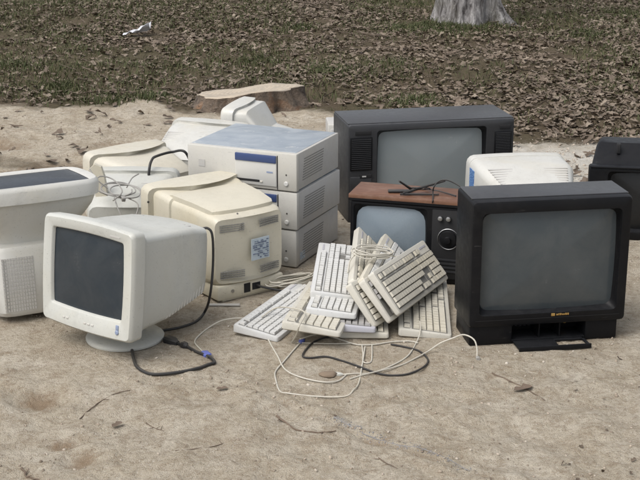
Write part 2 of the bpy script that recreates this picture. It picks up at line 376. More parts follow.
def thing(name, label, cat, loc, rz=0.0, group=None, rot=None):
    o = bpy.data.objects.new(name, None); COL.objects.link(o); o.empty_display_size = 0.1
    o.location = loc; o.rotation_euler = rot if rot is not None else (0, 0, rz)
    return tag(o, label, cat, group)
def copy_tree(o, parent=None):
    c = o.copy(); COL.objects.link(c); c.parent = parent
    for ch in list(o.children): copy_tree(ch, c)
    return c
def rring(w, h, r, y, cz=0.0, cx=0.0, bow=0.0, bowx=0.0, ybow=0.0, n=3, m=6):
    """rounded rectangle in the xz plane at depth y; bow lifts the middle of its edges, ybow pushes its middle back"""
    out = []; a, b = w / 2, h / 2
    crn = ((a - r, b - r, 0), (-a + r, b - r, 90), (-a + r, -b + r, 180), (a - r, -b + r, 270))
    for i, (x, z, s) in enumerate(crn):
        arc = [(x + r * math.cos(R(s + 90 * k / n)), z + r * math.sin(R(s + 90 * k / n))) for k in range(n + 1)]
        out += arc; x2, z2, s2 = crn[(i + 1) % 4]; e = (x2 + r * math.cos(R(s2)), z2 + r * math.sin(R(s2)))
        for k in range(1, m): t = k / m; out.append((arc[-1][0] * (1 - t) + e[0] * t, arc[-1][1] * (1 - t) + e[1] * t))
    res = []
    for x, z in out:
        fx = 1 - min(1, (x / a) ** 2); fz = 1 - min(1, (z / b) ** 2)
        res.append((cx + x + math.copysign(bowx * fz, x) * (abs(x) / a), y + ybow * fx, cz + z + math.copysign(bow * fx, z) * (abs(z) / b)))
    return res
def screen_mesh(mb, w, h, r, y, cz, bulge, cx=0.0, bow=0.0, bowx=0.0):
    rings = []
    for s in (1, 0.93, 0.8, 0.62, 0.42, 0.2, 0.02):
        rings.append(rring(w * s, h * s, max(r * s, 0.0005), y - bulge * (1 - s * s), cz, cx, bow * s, bowx * s))
    mb.loft(rings, False, True)

# ------------------------------------------------------------------ ground
def axis(lo, hi, step, far):
    c = np.arange(lo, hi + 1e-6, step); g = []; d = step; p = hi
    while p < far: d *= 1.28; p += d; g.append(p)
    g2 = []; d = step; p = lo
    while p > -far: d *= 1.28; p -= d; g2.append(p)
    return np.array(g2[::-1] + list(c) + g)
def grid_mesh(name, X, Y, mat):
    nx, ny = len(X), len(Y); XX, YY = np.meshgrid(X, Y); ZZ = hf(XX, YY)
    v = np.stack([XX, YY, ZZ], -1).reshape(-1, 3).astype(np.float32)
    i = np.arange(ny - 1)[:, None] * nx + np.arange(nx - 1)[None, :]
    f = np.stack([i, i + 1, i + nx + 1, i + nx], -1).reshape(-1, 4)
    me = bpy.data.meshes.new(name); me.vertices.add(len(v)); me.vertices.foreach_set('co', v.ravel())
    me.loops.add(f.size); me.loops.foreach_set('vertex_index', f.ravel().astype(np.int32))
    me.polygons.add(len(f)); me.polygons.foreach_set('loop_start', np.arange(0, f.size, 4, dtype=np.int32))
    me.polygons.foreach_set('use_smooth', np.ones(len(f), dtype=bool)); me.update(calc_edges=True); me.validate()
    zone = np.zeros((len(v), 4), np.float32); x, y = v[:, 0], v[:, 1]
    zone[:, 0] = sstep(-0.35, 0.35, y - litter_edge(x))
    strip = np.exp(-((y - 5.95 - 0.1 * vnoise(x * 3, y, 21)) / 0.16) ** 2) * sstep(-0.9, -1.2, x)
    zone[:, 0] = np.maximum(zone[:, 0], strip * 0.5)
    zone[:, 1] = np.exp(-((y - 5.95) / 0.45) ** 2) * sstep(0.5, 0.8, x) * (1.35 + 0.7 * vnoise(x * 4, y * 6, 22)) + np.exp(-((y - 6.5) / 0.35) ** 2) * sstep(0.6, 0.2, np.abs(x)) * 0.5
    for px, py, sx, sy, dp in PRINTS[:3] + PRINTS[-3:]: zone[:, 2] = np.maximum(zone[:, 2], 0.8 * np.exp(-((x - px) / sx) ** 2 - ((y - py) / sy) ** 2))
    zone[:, 2] = np.maximum(zone[:, 2], 0.5 * np.exp(-(furrow(x, y) / .02) ** 2))
    zone[:, 3] = 1
    a = me.color_attributes.new('zone', 'FLOAT_COLOR', 'POINT'); a.data.foreach_set('color', zone.ravel())
    me.materials.append(mat); o = bpy.data.objects.new(name, me); COL.objects.link(o); return o
ground = grid_mesh('ground', axis(-2.4, 2.4, 0.0115, 600), axis(2.35, 7.6, 0.0115, 600), M['ground'])
ground['kind'] = 'structure'

def soup(name, verts, faces, tone, mat, smooth=False):
    verts = np.asarray(verts, np.float32); faces = np.asarray(faces, np.int32); k = faces.shape[1]
    me = bpy.data.meshes.new(name); me.vertices.add(len(verts)); me.vertices.foreach_set('co', verts.ravel())
    me.loops.add(faces.size); me.loops.foreach_set('vertex_index', faces.ravel())
    me.polygons.add(len(faces)); me.polygons.foreach_set('loop_start', np.arange(0, faces.size, k, dtype=np.int32))
    if smooth: me.polygons.foreach_set('use_smooth', np.ones(len(faces), dtype=bool))
    me.update(calc_edges=True)
    a = me.attributes.new('tone', 'FLOAT', 'POINT'); a.data.foreach_set('value', np.asarray(tone, np.float32))
    me.materials.append(mat); o = bpy.data.objects.new(name, me); COL.objects.link(o); return o

def rot_frames(n, tilt, rs):
    yaw = rs.uniform(0, 2 * np.pi, n); tx = rs.normal(0, tilt, n); ty = rs.normal(0, tilt, n)
    cy, sy = np.cos(yaw), np.sin(yaw); cx, sx = np.cos(tx), np.sin(tx); c2, s2 = np.cos(ty), np.sin(ty)
    Rz = np.zeros((n, 3, 3)); Rz[:, 0, 0] = cy; Rz[:, 0, 1] = -sy; Rz[:, 1, 0] = sy; Rz[:, 1, 1] = cy; Rz[:, 2, 2] = 1
    Rx = np.zeros((n, 3, 3)); Rx[:, 0, 0] = 1; Rx[:, 1, 1] = cx; Rx[:, 1, 2] = -sx; Rx[:, 2, 1] = sx; Rx[:, 2, 2] = cx
    Ry = np.zeros((n, 3, 3)); Ry[:, 1, 1] = 1; Ry[:, 0, 0] = c2; Ry[:, 0, 2] = s2; Ry[:, 2, 0] = -s2; Ry[:, 2, 2] = c2
    return Rz @ Ry @ Rx
# lobed dry leaf: midrib 4 points, 3 side points each side
LEAF_V = np.array([(-.5, 0, 0), (-.2, 0, 0), (.15, 0, 0), (.5, 0, 0), (-.28, .20, 1), (.0, .15, 1), (.2, .27, 1), (.42, .1, 1), (-.28, -.20, 1), (.0, -.15, 1), (.2, -.27, 1), (.42, -.1, 1)], float)
LEAF_F = np.array([(0, 1, 4), (1, 5, 4), (1, 2, 5), (2, 6, 5), (2, 7, 6), (2, 3, 7), (0, 8, 1), (1, 8, 9), (1, 9, 2), (2, 9, 10), (2, 10, 11), (2, 11, 3)])
def scatter_leaves(name, xy, size_lo, size_hi, tilt, rs, tone_mu, lift=0.012):
    n = len(xy); L = rs.uniform(size_lo, size_hi, n) ; Fr = rot_frames(n, tilt, rs)
    curl = rs.uniform(-0.2, 0.5, n); bend = rs.uniform(-0.5, 0.6, n)
    v = np.repeat(LEAF_V[None], n, 0); v[:, :, 1] *= rs.uniform(0.4, 1.45, n)[:, None]
    z = np.abs(v[:, :, 1]) * curl[:, None] * 1.1 + (v[:, :, 0] ** 2) * bend[:, None] * 0.8
    v[:, :, 2] = z; v += rs.normal(0, 0.045, v.shape)
    v = v * L[:, None, None]; v = np.einsum('nij,nkj->nki', Fr, v)
    v[:, :, 0] += xy[:, 0][:, None]; v[:, :, 1] += xy[:, 1][:, None]
    base = hf(xy[:, 0], xy[:, 1]) + rs.uniform(0.002, lift, n)
    v[:, :, 2] += (base - np.minimum(0, v[:, :, 2].min(1)) * 0.8)[:, None]
    f = (np.arange(n) * 12)[:, None, None] + LEAF_F[None]
    tone = np.clip(rs.normal(tone_mu, 0.17, n), 0, 1)
    return soup(name, v.reshape(-1, 3), f.reshape(-1, 3), np.repeat(tone, 12), M['leaf'])
rs = np.random.RandomState(3)
N = 200000
xy = np.stack([rs.uniform(-5.2, 5.2, N), rs.uniform(5.6, 17.0, N)], -1)
d = xy[:, 1] - litter_edge(xy[:, 0])
dens = sstep(-0.15, 0.4, d) * (0.5 + 0.9 * vnoise(xy[:, 0] * 1.2, xy[:, 1] * 1.2, 31) + 0.5 * vnoise(xy[:, 0] * 4, xy[:, 1] * 4, 32)) * np.where(xy[:, 0] > -0.2, 0.98, 0.82) * (1.0 - 0.5 * sstep(10.5, 13, xy[:, 1]))
keep = (rs.uniform(0, 1, N) < dens) & (np.hypot(xy[:, 0] + 0.38, xy[:, 1] - 7.5) > 0.33) & (np.hypot(xy[:, 0] - 1.19, xy[:, 1] - 10.72) > 0.25)
leaves = scatter_leaves('fallen_leaves', xy[keep], 0.022, 0.062, 0.22, rs, 0.53, 0.012)
leaves['kind'] = 'stuff'; tag(leaves, 'brown dry leaves covering the ground behind the dumped electronics', 'leaves')
N = 520
xy2 = np.stack([rs.uniform(-2.4, 2.4, N), rs.uniform(5.4, 7.3, N)], -1)
k2 = (xy2[:, 1] < litter_edge(xy2[:, 0]) + 0.1) & (rs.uniform(0, 1, N) < np.where((xy2[:, 0] > 0.6) | (xy2[:, 0] < -1.1), 0.8, 0.3) * np.clip(1.2 - np.abs(xy2[:, 1] - 6.0) * 0.45, 0.1, 1))
sl = scatter_leaves('stray_leaves', xy2[k2], 0.035, 0.085, 0.3, rs, 0.35, 0.006)
sl['kind'] = 'stuff'; tag(sl, 'stray dry leaves thinly strewn over the sand before the leaf litter', 'leaves')

def scatter_grass(name, xy, hlo, hhi, rs, mu):
    n = len(xy); h = rs.uniform(hlo, hhi, n); a = rs.uniform(0, 2 * np.pi, n); w = rs.uniform(0.0016, 0.0036, n)
    lean = rs.uniform(0.15, 0.9, n) * h; la = rs.uniform(0, 2 * np.pi, n); z0 = hf(xy[:, 0], xy[:, 1])
    wx, wy = np.cos(a) * w, np.sin(a) * w; lx, ly = np.cos(la) * lean, np.sin(la) * lean
    V = np.zeros((n, 5, 3)); X, Y = xy[:, 0], xy[:, 1]
    for i, (s, t, q) in enumerate(((-1, 0, 0), (1, 0, 0), (0.8, .55, .35), (-0.8, .55, .35), (0, 1, 1))):
        V[:, i, 0] = X + s * wx + q * lx; V[:, i, 1] = Y + s * wy + q * ly; V[:, i, 2] = z0 + t * h * (1 - 0.25 * q)
    f = (np.arange(n) * 5)[:, None, None] + np.array([(0, 1, 2), (0, 2, 3), (3, 2, 4)])[None]
    return soup(name, V.reshape(-1, 3), f.reshape(-1, 3), np.repeat(np.clip(rs.normal(mu, 0.22, n), 0, 1), 5), M['grass'])
N = 210000
g = np.stack([rs.uniform(-5.2, 5.2, N), rs.uniform(6.3, 17.0, N)], -1)
d = g[:, 1] - litter_edge(g[:, 0])
pn = vnoise(g[:, 0] * 1.5, g[:, 1] * 1.1, 41) + 0.5 * vnoise(g[:, 0] * 5, g[:, 1] * 5, 42)
gd = sstep(-0.1, 0.5, d) * sstep(-0.22, 0.35, pn + np.where(g[:, 0] < -0.2, 0.3, -0.05) + 0.2 * sstep(9.2, 11, g[:, 1])) * 0.85
tree_c = np.array([1.10, 10.62])
gd = np.maximum(gd, np.exp(-(np.hypot(*(g - tree_c).T) / 0.75) ** 2) * 0.9)
kg = (rs.uniform(0, 1, N) < gd) & (np.hypot(g[:, 0] + 0.38, g[:, 1] - 7.5) > 0.3)
tufts = []
for (tx, ty) in ((325, 72), (392, 64), (412, 102), (60, 86), (20, 70), (258, 60), (300, 30), (590, 38), (150, 96), (110, 98), (620, 20)):
    c = gp(tx, ty); k = rs.randint(200, 420)
    tufts.append(np.stack([rs.normal(c.x, 0.09, k), rs.normal(c.y, 0.10, k)], -1))
gr = scatter_grass('thin_grass', g[kg], 0.022, 0.062, rs, 0.48)
ring_ = np.stack([rs.normal(1.0, .28, 2600), rs.normal(10.42, .15, 2600)], -1)
gt = scatter_grass('grass_tufts', np.concatenate(tufts + [ring_]), 0.025, 0.07, rs, 0.36)
gt['kind'] = 'stuff'; tag(gt, 'greener grass tufts scattered in the litter and around the tree foot', 'grass')
gr['kind'] = 'stuff'; tag(gr, 'thin olive grass growing up between the fallen leaves', 'grass')

lt = []; lf = []; ltone = []
for k in range(520):
    x, y = rs.uniform(-4, 4), rs.uniform(6.6, 13.5)
    if y < float(litter_edge(x)) : continue
    a = rs.uniform(0, 6.28); L = rs.uniform(.05, .28); w = rs.uniform(.0015, .005); z = hz(x, y) + rs.uniform(.008, .03); dx, dy = math.cos(a), math.sin(a); b = rs.uniform(-.25, .25)
    o = len(lt)
    for q in (-.5, 0, .5):
        cx_, cy_ = x + dx * L * q - dy * b * L * (q == 0), y + dy * L * q + dx * b * L * (q == 0)
        for m_ in range(3): t_ = m_ * 2.094; lt.append((cx_ - dy * w * math.cos(t_), cy_ + dx * w * math.cos(t_), z + w * math.sin(t_) + .02 * q)); ltone.append(rs.uniform(.1, .6))
    for q in (0, 3):
        for m_ in range(3): lf.append((o + q + m_, o + q + (m_ + 1) % 3, o + q + 3 + (m_ + 1) % 3)); lf.append((o + q + m_, o + q + 3 + (m_ + 1) % 3, o + q + 3 + m_))
lt_o = soup('litter_twigs', lt, lf, ltone, M['leaf']); lt_o['kind'] = 'stuff'; tag(lt_o, 'thin dead twigs lying all through the leaf litter', 'twigs')

# pebbles and crumbs on the sand
def ico():
    bm = bmesh.new(); bmesh.ops.create_icosphere(bm, subdivisions=1, radius=1.0)
    v = np.array([p.co[:] for p in bm.verts]); f = np.array([[q.index for q in t.verts] for t in bm.faces]); bm.free(); return v, f
IV, IF = ico()
def scatter_pebbles(name, xy, slo, shi, rs, mu, sig=0.22, pw=3.0):
    n = len(xy); s = slo + (shi - slo) * rs.uniform(0, 1, n) ** pw; Fr = rot_frames(n, 0.5, rs)
    v = IV[None] * (rs.uniform(0.6, 1.25, (n, 1, 3)) * np.array([1, 1, 0.7])) * (1 + rs.normal(0, 0.10, (n, len(IV), 1)))
    v = np.einsum('nij,nkj->nki', Fr, v * s[:, None, None])
    v[:, :, 0] += xy[:, 0][:, None]; v[:, :, 1] += xy[:, 1][:, None]; v[:, :, 2] += (hf(xy[:, 0], xy[:, 1]) + s * 0.2)[:, None]
    f = (np.arange(n) * len(IV))[:, None, None] + IF[None]
    return soup(name, v.reshape(-1, 3), f.reshape(-1, 3), np.repeat(np.clip(rs.normal(mu, sig, n), 0, 1), len(IV)), M['pebble'], True)
N = 26000
p = np.stack([rs.uniform(-2.2, 2.2, N), 2.5 + 4.7 * rs.uniform(0, 1, N) ** 1.7], -1)
cl = vnoise(p[:, 0] * 3, p[:, 1] * 3, 51) + 0.6 * vnoise(p[:, 0] * 9, p[:, 1] * 9, 52)
p = p[(rs.uniform(0, 1, N) < sstep(-0.4, 0.4, cl)) & (p[:, 1] < litter_edge(p[:, 0]))]
c1 = gp(195, 378); extra = np.stack([rs.normal(c1.x + 0.02, 0.13, 170), rs.normal(c1.y, 0.055, 170)], -1)
c2 = gp(170, 350); extra2 = np.stack([rs.normal(c2.x, 0.05, 40), rs.normal(c2.y, 0.03, 40)], -1)
pb = scatter_pebbles('pebbles', np.concatenate([p, extra, extra2]), 0.0010, 0.0062, rs, 0.48, 0.22, 4.5)
pb['kind'] = 'stuff'; tag(pb, 'tiny pale pebbles and grit lying all over the sand', 'pebbles')
N = 850
cr = np.stack([rs.uniform(-1.6, 1.6, N), 2.6 + 3.4 * rs.uniform(0, 1, N) ** 1.4], -1)
cn = vnoise(cr[:, 0] * 2.5, cr[:, 1] * 2.5, 61) + .4 * vnoise(cr[:, 0] * 8, cr[:, 1] * 8, 62)
cr = cr[rs.uniform(0, 1, N) < sstep(-.1, .45, cn)]
cb_ = scatter_leaves('leaf_crumbs', cr, 0.007, 0.024, 0.35, rs, 0.22, 0.001)
cb_['kind'] = 'stuff'; tag(cb_, 'dark leaf crumbs and bark bits strewn over the foreground sand', 'debris')
tp = [gp(*q) for q in ((335, 420), (350, 425), (365, 432), (380, 437), (400, 444), (420, 449), (445, 459), (470, 468))]
tx = np.array([q.x for q in tp]); ty = np.array([q.y for q in tp]); uu = 7 * rs.uniform(0, 1, 520) ** 1.3; 
gx_ = np.interp(uu, np.arange(8), tx) + rs.normal(0, .007, 520); gy_ = np.interp(uu, np.arange(8), ty) + rs.normal(0, .011, 520)
gl_ = scatter_pebbles('blue_grit', np.stack([gx_, gy_], -1), .0006, .0027, rs, .5, .25, 2.5); gl_.data.materials[0] = M['thread']
gl_['kind'] = 'stuff'; tag(gl_, 'line of blue-grey grit along the thread on the sand, bottom right', 'grit')
N = 2600
p = np.stack([rs.uniform(0.6, 2.0, N), rs.normal(5.95, 0.28, N)], -1)
rb = scatter_pebbles('pale_rubble', p, 0.0015, 0.009, rs, 0.8, 0.18, 3.0)
rb['kind'] = 'stuff'; tag(rb, 'pale rubble chips on the ground between the TVs and the leaves', 'rubble')

# ------------------------------------------------------------------ tree, stump, litter
def make_tree():
    t = thing('tree', 'big grey-barked tree trunk rising from grass at top of picture', 'tree', (1.20, 10.72, hz(1.2, 10.72) - 0.03))
    mb = MB(); rings = []
    for h in (0, .03, .07, .12, .2, .32, .5, .8, 1.2, 1.8, 2.6, 3.6, 4.6, 5.6):
        base = 0.222 - 0.014 * min(h, 5) + 0.035 * math.exp(-h * 9); ring = []
        for k in range(60):
            a = 2 * math.pi * k / 60
            root = sum(math.exp(-((math.atan2(math.sin(a - c), math.cos(a - c))) / 0.24) ** 2) * w for c, w in ((-0.45, .24), (-1.5, .07), (-2.4, .07), (1.2, .2), (2.9, .06), (0.6, .14)))
            r = base + root * math.exp(-h * 7.5) + 0.016 * math.sin(a * 9 + h * 0.7) + 0.011 * math.sin(a * 17 + 1 + h)
            ring.append((r * math.cos(a) + 0.02 * h, r * math.sin(a), h))
        rings.append(ring)
    mb.loft(rings); trunk = mb.build('trunk', M['bark'], t, 80)
    lr = random.Random(5)
    for k in range(9):
        a = lr.uniform(0, 6.28); h0 = lr.uniform(3.0, 5.4); L = lr.uniform(1.6, 3.0); pts = []; 
        for i in range(9):
            s = i / 8; pts.append((0.02 * h0 + math.cos(a) * (0.08 + L * s) + 0.08 * math.sin(i * 1.7 + k), math.sin(a) * (0.08 + L * s) + 0.08 * math.cos(i * 1.3 + k), h0 + L * 0.75 * s + 0.25 * s * s))
        m2 = MB(); m2.tube(pts, [0.075 * (1 - 0.85 * i / 8) for i in range(9)], 8)
        for q in range(5):
            i = lr.randint(3, 8); p0 = Vector(pts[i]); dv = Vector((lr.uniform(-1, 1), lr.uniform(-1, 1), lr.uniform(0.2, 1))).normalized()
            m2.tube([p0, p0 + dv * 0.4 + Vector((0, 0, 0.03)), p0 + dv * 0.9], [0.018, 0.011, 0.004], 5)
        m2.build('limb', M['bark'], t)
make_tree()

def make_stump():
    cx, cy = -0.405, 7.42
    t = thing('tree_stump', 'low sawn tree stump with pale top and rotten reddish side', 'stump', (cx, cy, hz(cx, cy) - 0.02))
    mb = MB(); rings = []; n = 72
    def rad(a, s):
        r = 0.285 + 0.03 * math.sin(2 * a + 0.6) + 0.014 * math.sin(5 * a) + (0.008 + .026 * (1 - s)) * math.sin(11 * a + 2) + 0.006 * math.sin(23 * a)
        fl = sum(math.exp(-((math.atan2(math.sin(a - c), math.cos(a - c))) / 0.26) ** 2) * w for c, w in ((-2.7, .16), (-1.75, .07), (-0.35, .13), (0.9, .1), (2.3, .12)))
        return r + (1 - s) ** 2 * (0.03 + fl)
    def top(x, y): return 0.105 + 0.09 * x - 0.085 * y + 0.006 * math.sin(14 * x) + 0.005 * math.sin(19 * y + x * 8) 
    for s in (0, .12, .3, .5, .7, .88, 1.0):
        ring = []
        for k in range(n):
            a = 2 * math.pi * k / n; r = rad(a, s); x, y = r * math.cos(a), r * math.sin(a)
            ring.append((x, y, -0.04 * (1 - s) + s * (top(x, y))))
        rings.append(ring)
    mb.loft(rings, True, False); mb.build('bark', M['stump'], t, 70)
    m2 = MB(); rr = []
    for s in (1.0, 0.985, 0.9, 0.7, 0.45, 0.2, 0.02):
        rr.append([(rad(2 * math.pi * k / n, 1) * s * math.cos(2 * math.pi * k / n), rad(2 * math.pi * k / n, 1) * s * math.sin(2 * math.pi * k / n),
                    top(rad(2 * math.pi * k / n, 1) * s * math.cos(2 * math.pi * k / n), rad(2 * math.pi * k / n, 1) * s * math.sin(2 * math.pi * k / n)) + (0.004 if s < .99 else -0.002)) for k in range(n)])
    m2.loft(rr, False, True); m2.build('sawn_top', M['cut'], t, 60)
make_stump()

def make_litter():
    c = gp(137, 38); mb = MB(); n = 9
    V = []; lr = random.Random(3)
    for i in range(n):
        for j in range(5):
            s, u = i / (n - 1) - .5, j / 4 - .5
            V.append((s * 0.2, u * (0.05 + 0.09 * (s + .5)) + s * 0.07, 0.02 + 0.05 * (s + .5) * abs(u) * 2 + lr.uniform(0, .022) + 0.05 * max(0, s)))
    mb.add(V, [(i * 5 + j, (i + 1) * 5 + j, (i + 1) * 5 + j + 1, i * 5 + j + 1) for i in range(n - 1) for j in range(4)])
    o = mb.build('paper_scrap', M['paper'], None, 40, (c.x, c.y, hz(c.x, c.y) + 0.006))
    o.modifiers.new('thick', 'SOLIDIFY').thickness = 0.002
    tag(o, 'crumpled white paper scrap lying among the leaves, upper left', 'litter')
make_litter()
def crumb(px, py, size, label):
    c = gp(px, py); mb = MB()
    lr = random.Random(px); V = [(x * size * lr.uniform(.8, 1.2), y * size * .7 * lr.uniform(.8, 1.2), (z + .4) * size * .5 * lr.uniform(.8, 1.2)) for x, y, z in IV]
    mb.add(V, [tuple(f) for f in IF]); o = mb.build('white_scrap', M['paper'], None, 40, (c.x, c.y, hz(c.x, c.y) + 0.004)); tag(o, label, 'litter')
crumb(508, 10, 0.03, 'small white scrap on the grass right of the tree trunk')

# ------------------------------------------------------------------ CRT monitors
class Prof:
    """housing profile along depth: y, half width, bottom z, top z"""
    def __init__(s, rows): s.r = rows
    def at(s, y):
        ys = [q[0] for q in s.r]; return tuple(float(np.interp(y, ys, [q[i] for q in s.r])) for i in (1, 2, 3))
    def top(s, u, y, lift=0.0): w, b, t = s.at(y); return Vector((u * w, y, t + lift))
    def side(s, sg, v, y): w, b, t = s.at(y); return Vector((sg * w, y, b + (t - b) * v))
def crt(t, W, H, D, z0, mat, scr, ow, oh, oz=0.0, bez=0.05, prof=None, corner=0.03, bow=0.006, bowx=0.003, cowl=0.0, M4=None, rr=0.03, bulge=0.009, rear_bow=0.02, button=True, rec=.012):
    cz = z0 + H / 2; oc = cz + oz
    mb = MB(M4)
    rings = [rring(W * 0.985, H * 0.985, corner, bez, cz, 0, bow, bowx, cowl), rring(W, H, corner, 0.014, cz, 0, bow, bowx), rring(W - .004, H - .004, corner, 0.006, cz, 0, bow, bowx),
             rring(W - .014, H - .014, corner, 0.0, cz, 0, bow, bowx), rring(ow + .012, oh + .012, .009, 0.0008, oc, 0, .005, .004), rring(ow + .006, oh + .006, .007, min(0.003, rec * .5), oc, 0, .005, .004), rring(ow, oh, .005, rec, oc, 0, .005, .004)]
    mb.loft(rings, True, False); bezel = mb.build('bezel', mat, t, 40)
    mb = MB(M4); screen_mesh(mb, ow + .006, oh + .006, .006, rec + .0015, oc, bulge, 0, .005, .004); mb.build('screen', M[scr], t, 60)
    mb = MB(M4); rings = []; last = len(prof.r) - 1
    for i, (y, hw, zb, zt) in enumerate(prof.r):
        rings.append(rring(2 * hw, zt - zb, min(rr, hw * .5, (zt - zb) * .4), y, (zb + zt) / 2, 0, 0.004 if i < last else .002, 0.002, rear_bow * (y / D) ** 2))
    mb.loft(rings); mb.build('housing', mat, t, 38)
    if button:
        mb = MB(M4); mb.lathe([(0.007, 0.002), (0.007, -0.002), (0.005, -0.0035)], 14, (W * 0.36, 0.0, z0 + 0.024), 'y'); mb.build('power_button', M['badge'], t)
    return bezel
def slots(name, t, P00, P10, P11, P01, n, mat, M4=None, gap=0.5, off=0.0008, cols=1):
    """n dark ventilation slots across a quad"""
    mb = MB(M4); P00, P10, P11, P01 = map(Vector, (P00, P10, P11, P01))
    def pt(u, v): return (P00 * (1 - u) + P10 * u) * (1 - v) + (P01 * (1 - u) + P11 * u) * v
    for c in range(cols):
        u0, u1 = c / cols + (0.06 / cols if cols > 1 else 0), (c + 1) / cols - (0.06 / cols if cols > 1 else 0)
        for i in range(n):
            v0, v1 = (i + 0.5 - gap / 2) / n, (i + 0.5 + gap / 2) / n
            mb.patch([pt(u0, v0), pt(u1, v0), pt(u1, v1), pt(u0, v1)], off, 0.003)
    return mb.build(name, mat, t)
def cable_pts(pts, k=8):
    pts = [Vector(p) for p in pts]; out = []
    for i in range(len(pts) - 1):
        p0 = pts[max(i - 1, 0)]; p1 = pts[i]; p2 = pts[i + 1]; p3 = pts[min(i + 2, len(pts) - 1)]
        for s in range(k):
            u = s / k
            out.append(0.5 * ((2 * p1) + (p2 - p0) * u + (2 * p0 - 5 * p1 + 4 * p2 - p3) * u * u + (3 * p1 - p0 - 3 * p2 + p3) * u ** 3))
    out.append(pts[-1]); return out
def tilt_m(pivot, a): return Matrix.Translation(pivot) @ Matrix.Rotation(a, 4, 'X') @ Matrix.Translation(-Vector(pivot))

# -- front left: grey-white monitor on its round foot
def front_monitor():
    t = thing('crt_monitor', 'grey-white CRT monitor on round tilt foot, dark screen facing front left', 'monitor', (-0.600, 3.735, -0.001), R(-37))
    W, H, D = 0.375, 0.325, 0.385; z0 = 0.060
    T = tilt_m((0, 0.0, 0.06), R(-6)) @ Matrix.Translation((0, -0.165, 0))
    pf = Prof([(.045, .173, z0 + .012, z0 + H - .012), (.068, .170, z0 + .014, z0 + H - .014), (.074, .166, z0 + .015, z0 + H - .018), (.092, .157, z0 + .016, z0 + H - .029), (.20, .151, z0 + .028, z0 + H - .029), (.31, .143, z0 + .058, z0 + H - .033), (.370, .139, z0 + .078, z0 + H - .042), (.385, .128, z0 + .090, z0 + H - .062)])
    crt(t, W, H, D, z0, M['cool'], 'scr_mon', 0.290, 0.228, 0.012, .05, pf, .013, .008, .005, 0, T, .016)
    for sg in (-1, 1):
        slots('vent', t, pf.side(sg, .06, .22), pf.side(sg, .06, .375), pf.side(sg, .20, .375), pf.side(sg, .20, .28), 9, M['cool'], T, .5, .0025) if False else None
    mb = MB(T)
    for i in range(13):
        y = .185 + i * .0140; p = pf.side(1, .035, y); q = pf.side(1, .035 + .02 + i * .010, y + .006)
        mb.patch([p, p + Vector((0, .0055, .001)), q + Vector((0, .0055, 0)), q], .0012, .004)
    mb.build('vent', M['case'], t)
    mb = MB(T); slots_pts = None
    for i in range(10):
        x = -.10 + i * .022; mb.box(x, x + .009, .22, .33, pf.at(.27)[2] - .004, pf.at(.27)[2] + .0006)
    mb.build('vent', M['case_metal'], t)
    for x in (-.09, -.075, .0, .016, .032):
        mb = MB(T); mb.rbox(x - .005, x + .005, -.0015, .006, z0 + .020, z0 + .025, .001, 1); mb.build('control_button', M['case'], t)
    mb = MB(T); mb.rbox(W * .36 - .006, W * .36 + .006, -.002, .004, z0 + .028, z0 + .046, .0015, 1); mb.build('emblem', M['badge'], t)
    mb = MB(T); mb.box(.095, .135, -.0005, .004, z0 + H - .0215, z0 + H - .0175); mb.build('maker_mark', M['case_metal'], t)
    # foot: round saucer and short neck
    mb = MB(); mb.lathe([(.112, 0), (.119, .004), (.120, .010), (.112, .016), (.08, .022), (.058, .030), (.052, .045), (.07, .058), (.085, .064)], 48); mb.build('foot', M['cool'], t, 40)
    # mains lead out of the top of the back
    pts = [T @ Vector(p) for p in ((.105, .370, z0 + H - .050), (.128, .384, z0 + H - .042), (.143, .392, z0 + H - .065), (.146, .398, z0 + .17), (.145, .392, z0 + .07))] + [Matrix.Rotation(R(37), 3, 'Z') @ (gp(a, b, c) - Vector((-.600, 3.735, 0))) for a, b, c in ((205, 311, .02), (196, 321, .006), (180, 327, .006), (163, 330, .006), (150, 331, .006))]
    mb = MB(); mb.tube(cable_pts(pts), .0042, 8); mb.build('cable', M['rubber'], t)
    return t
front_monitor()

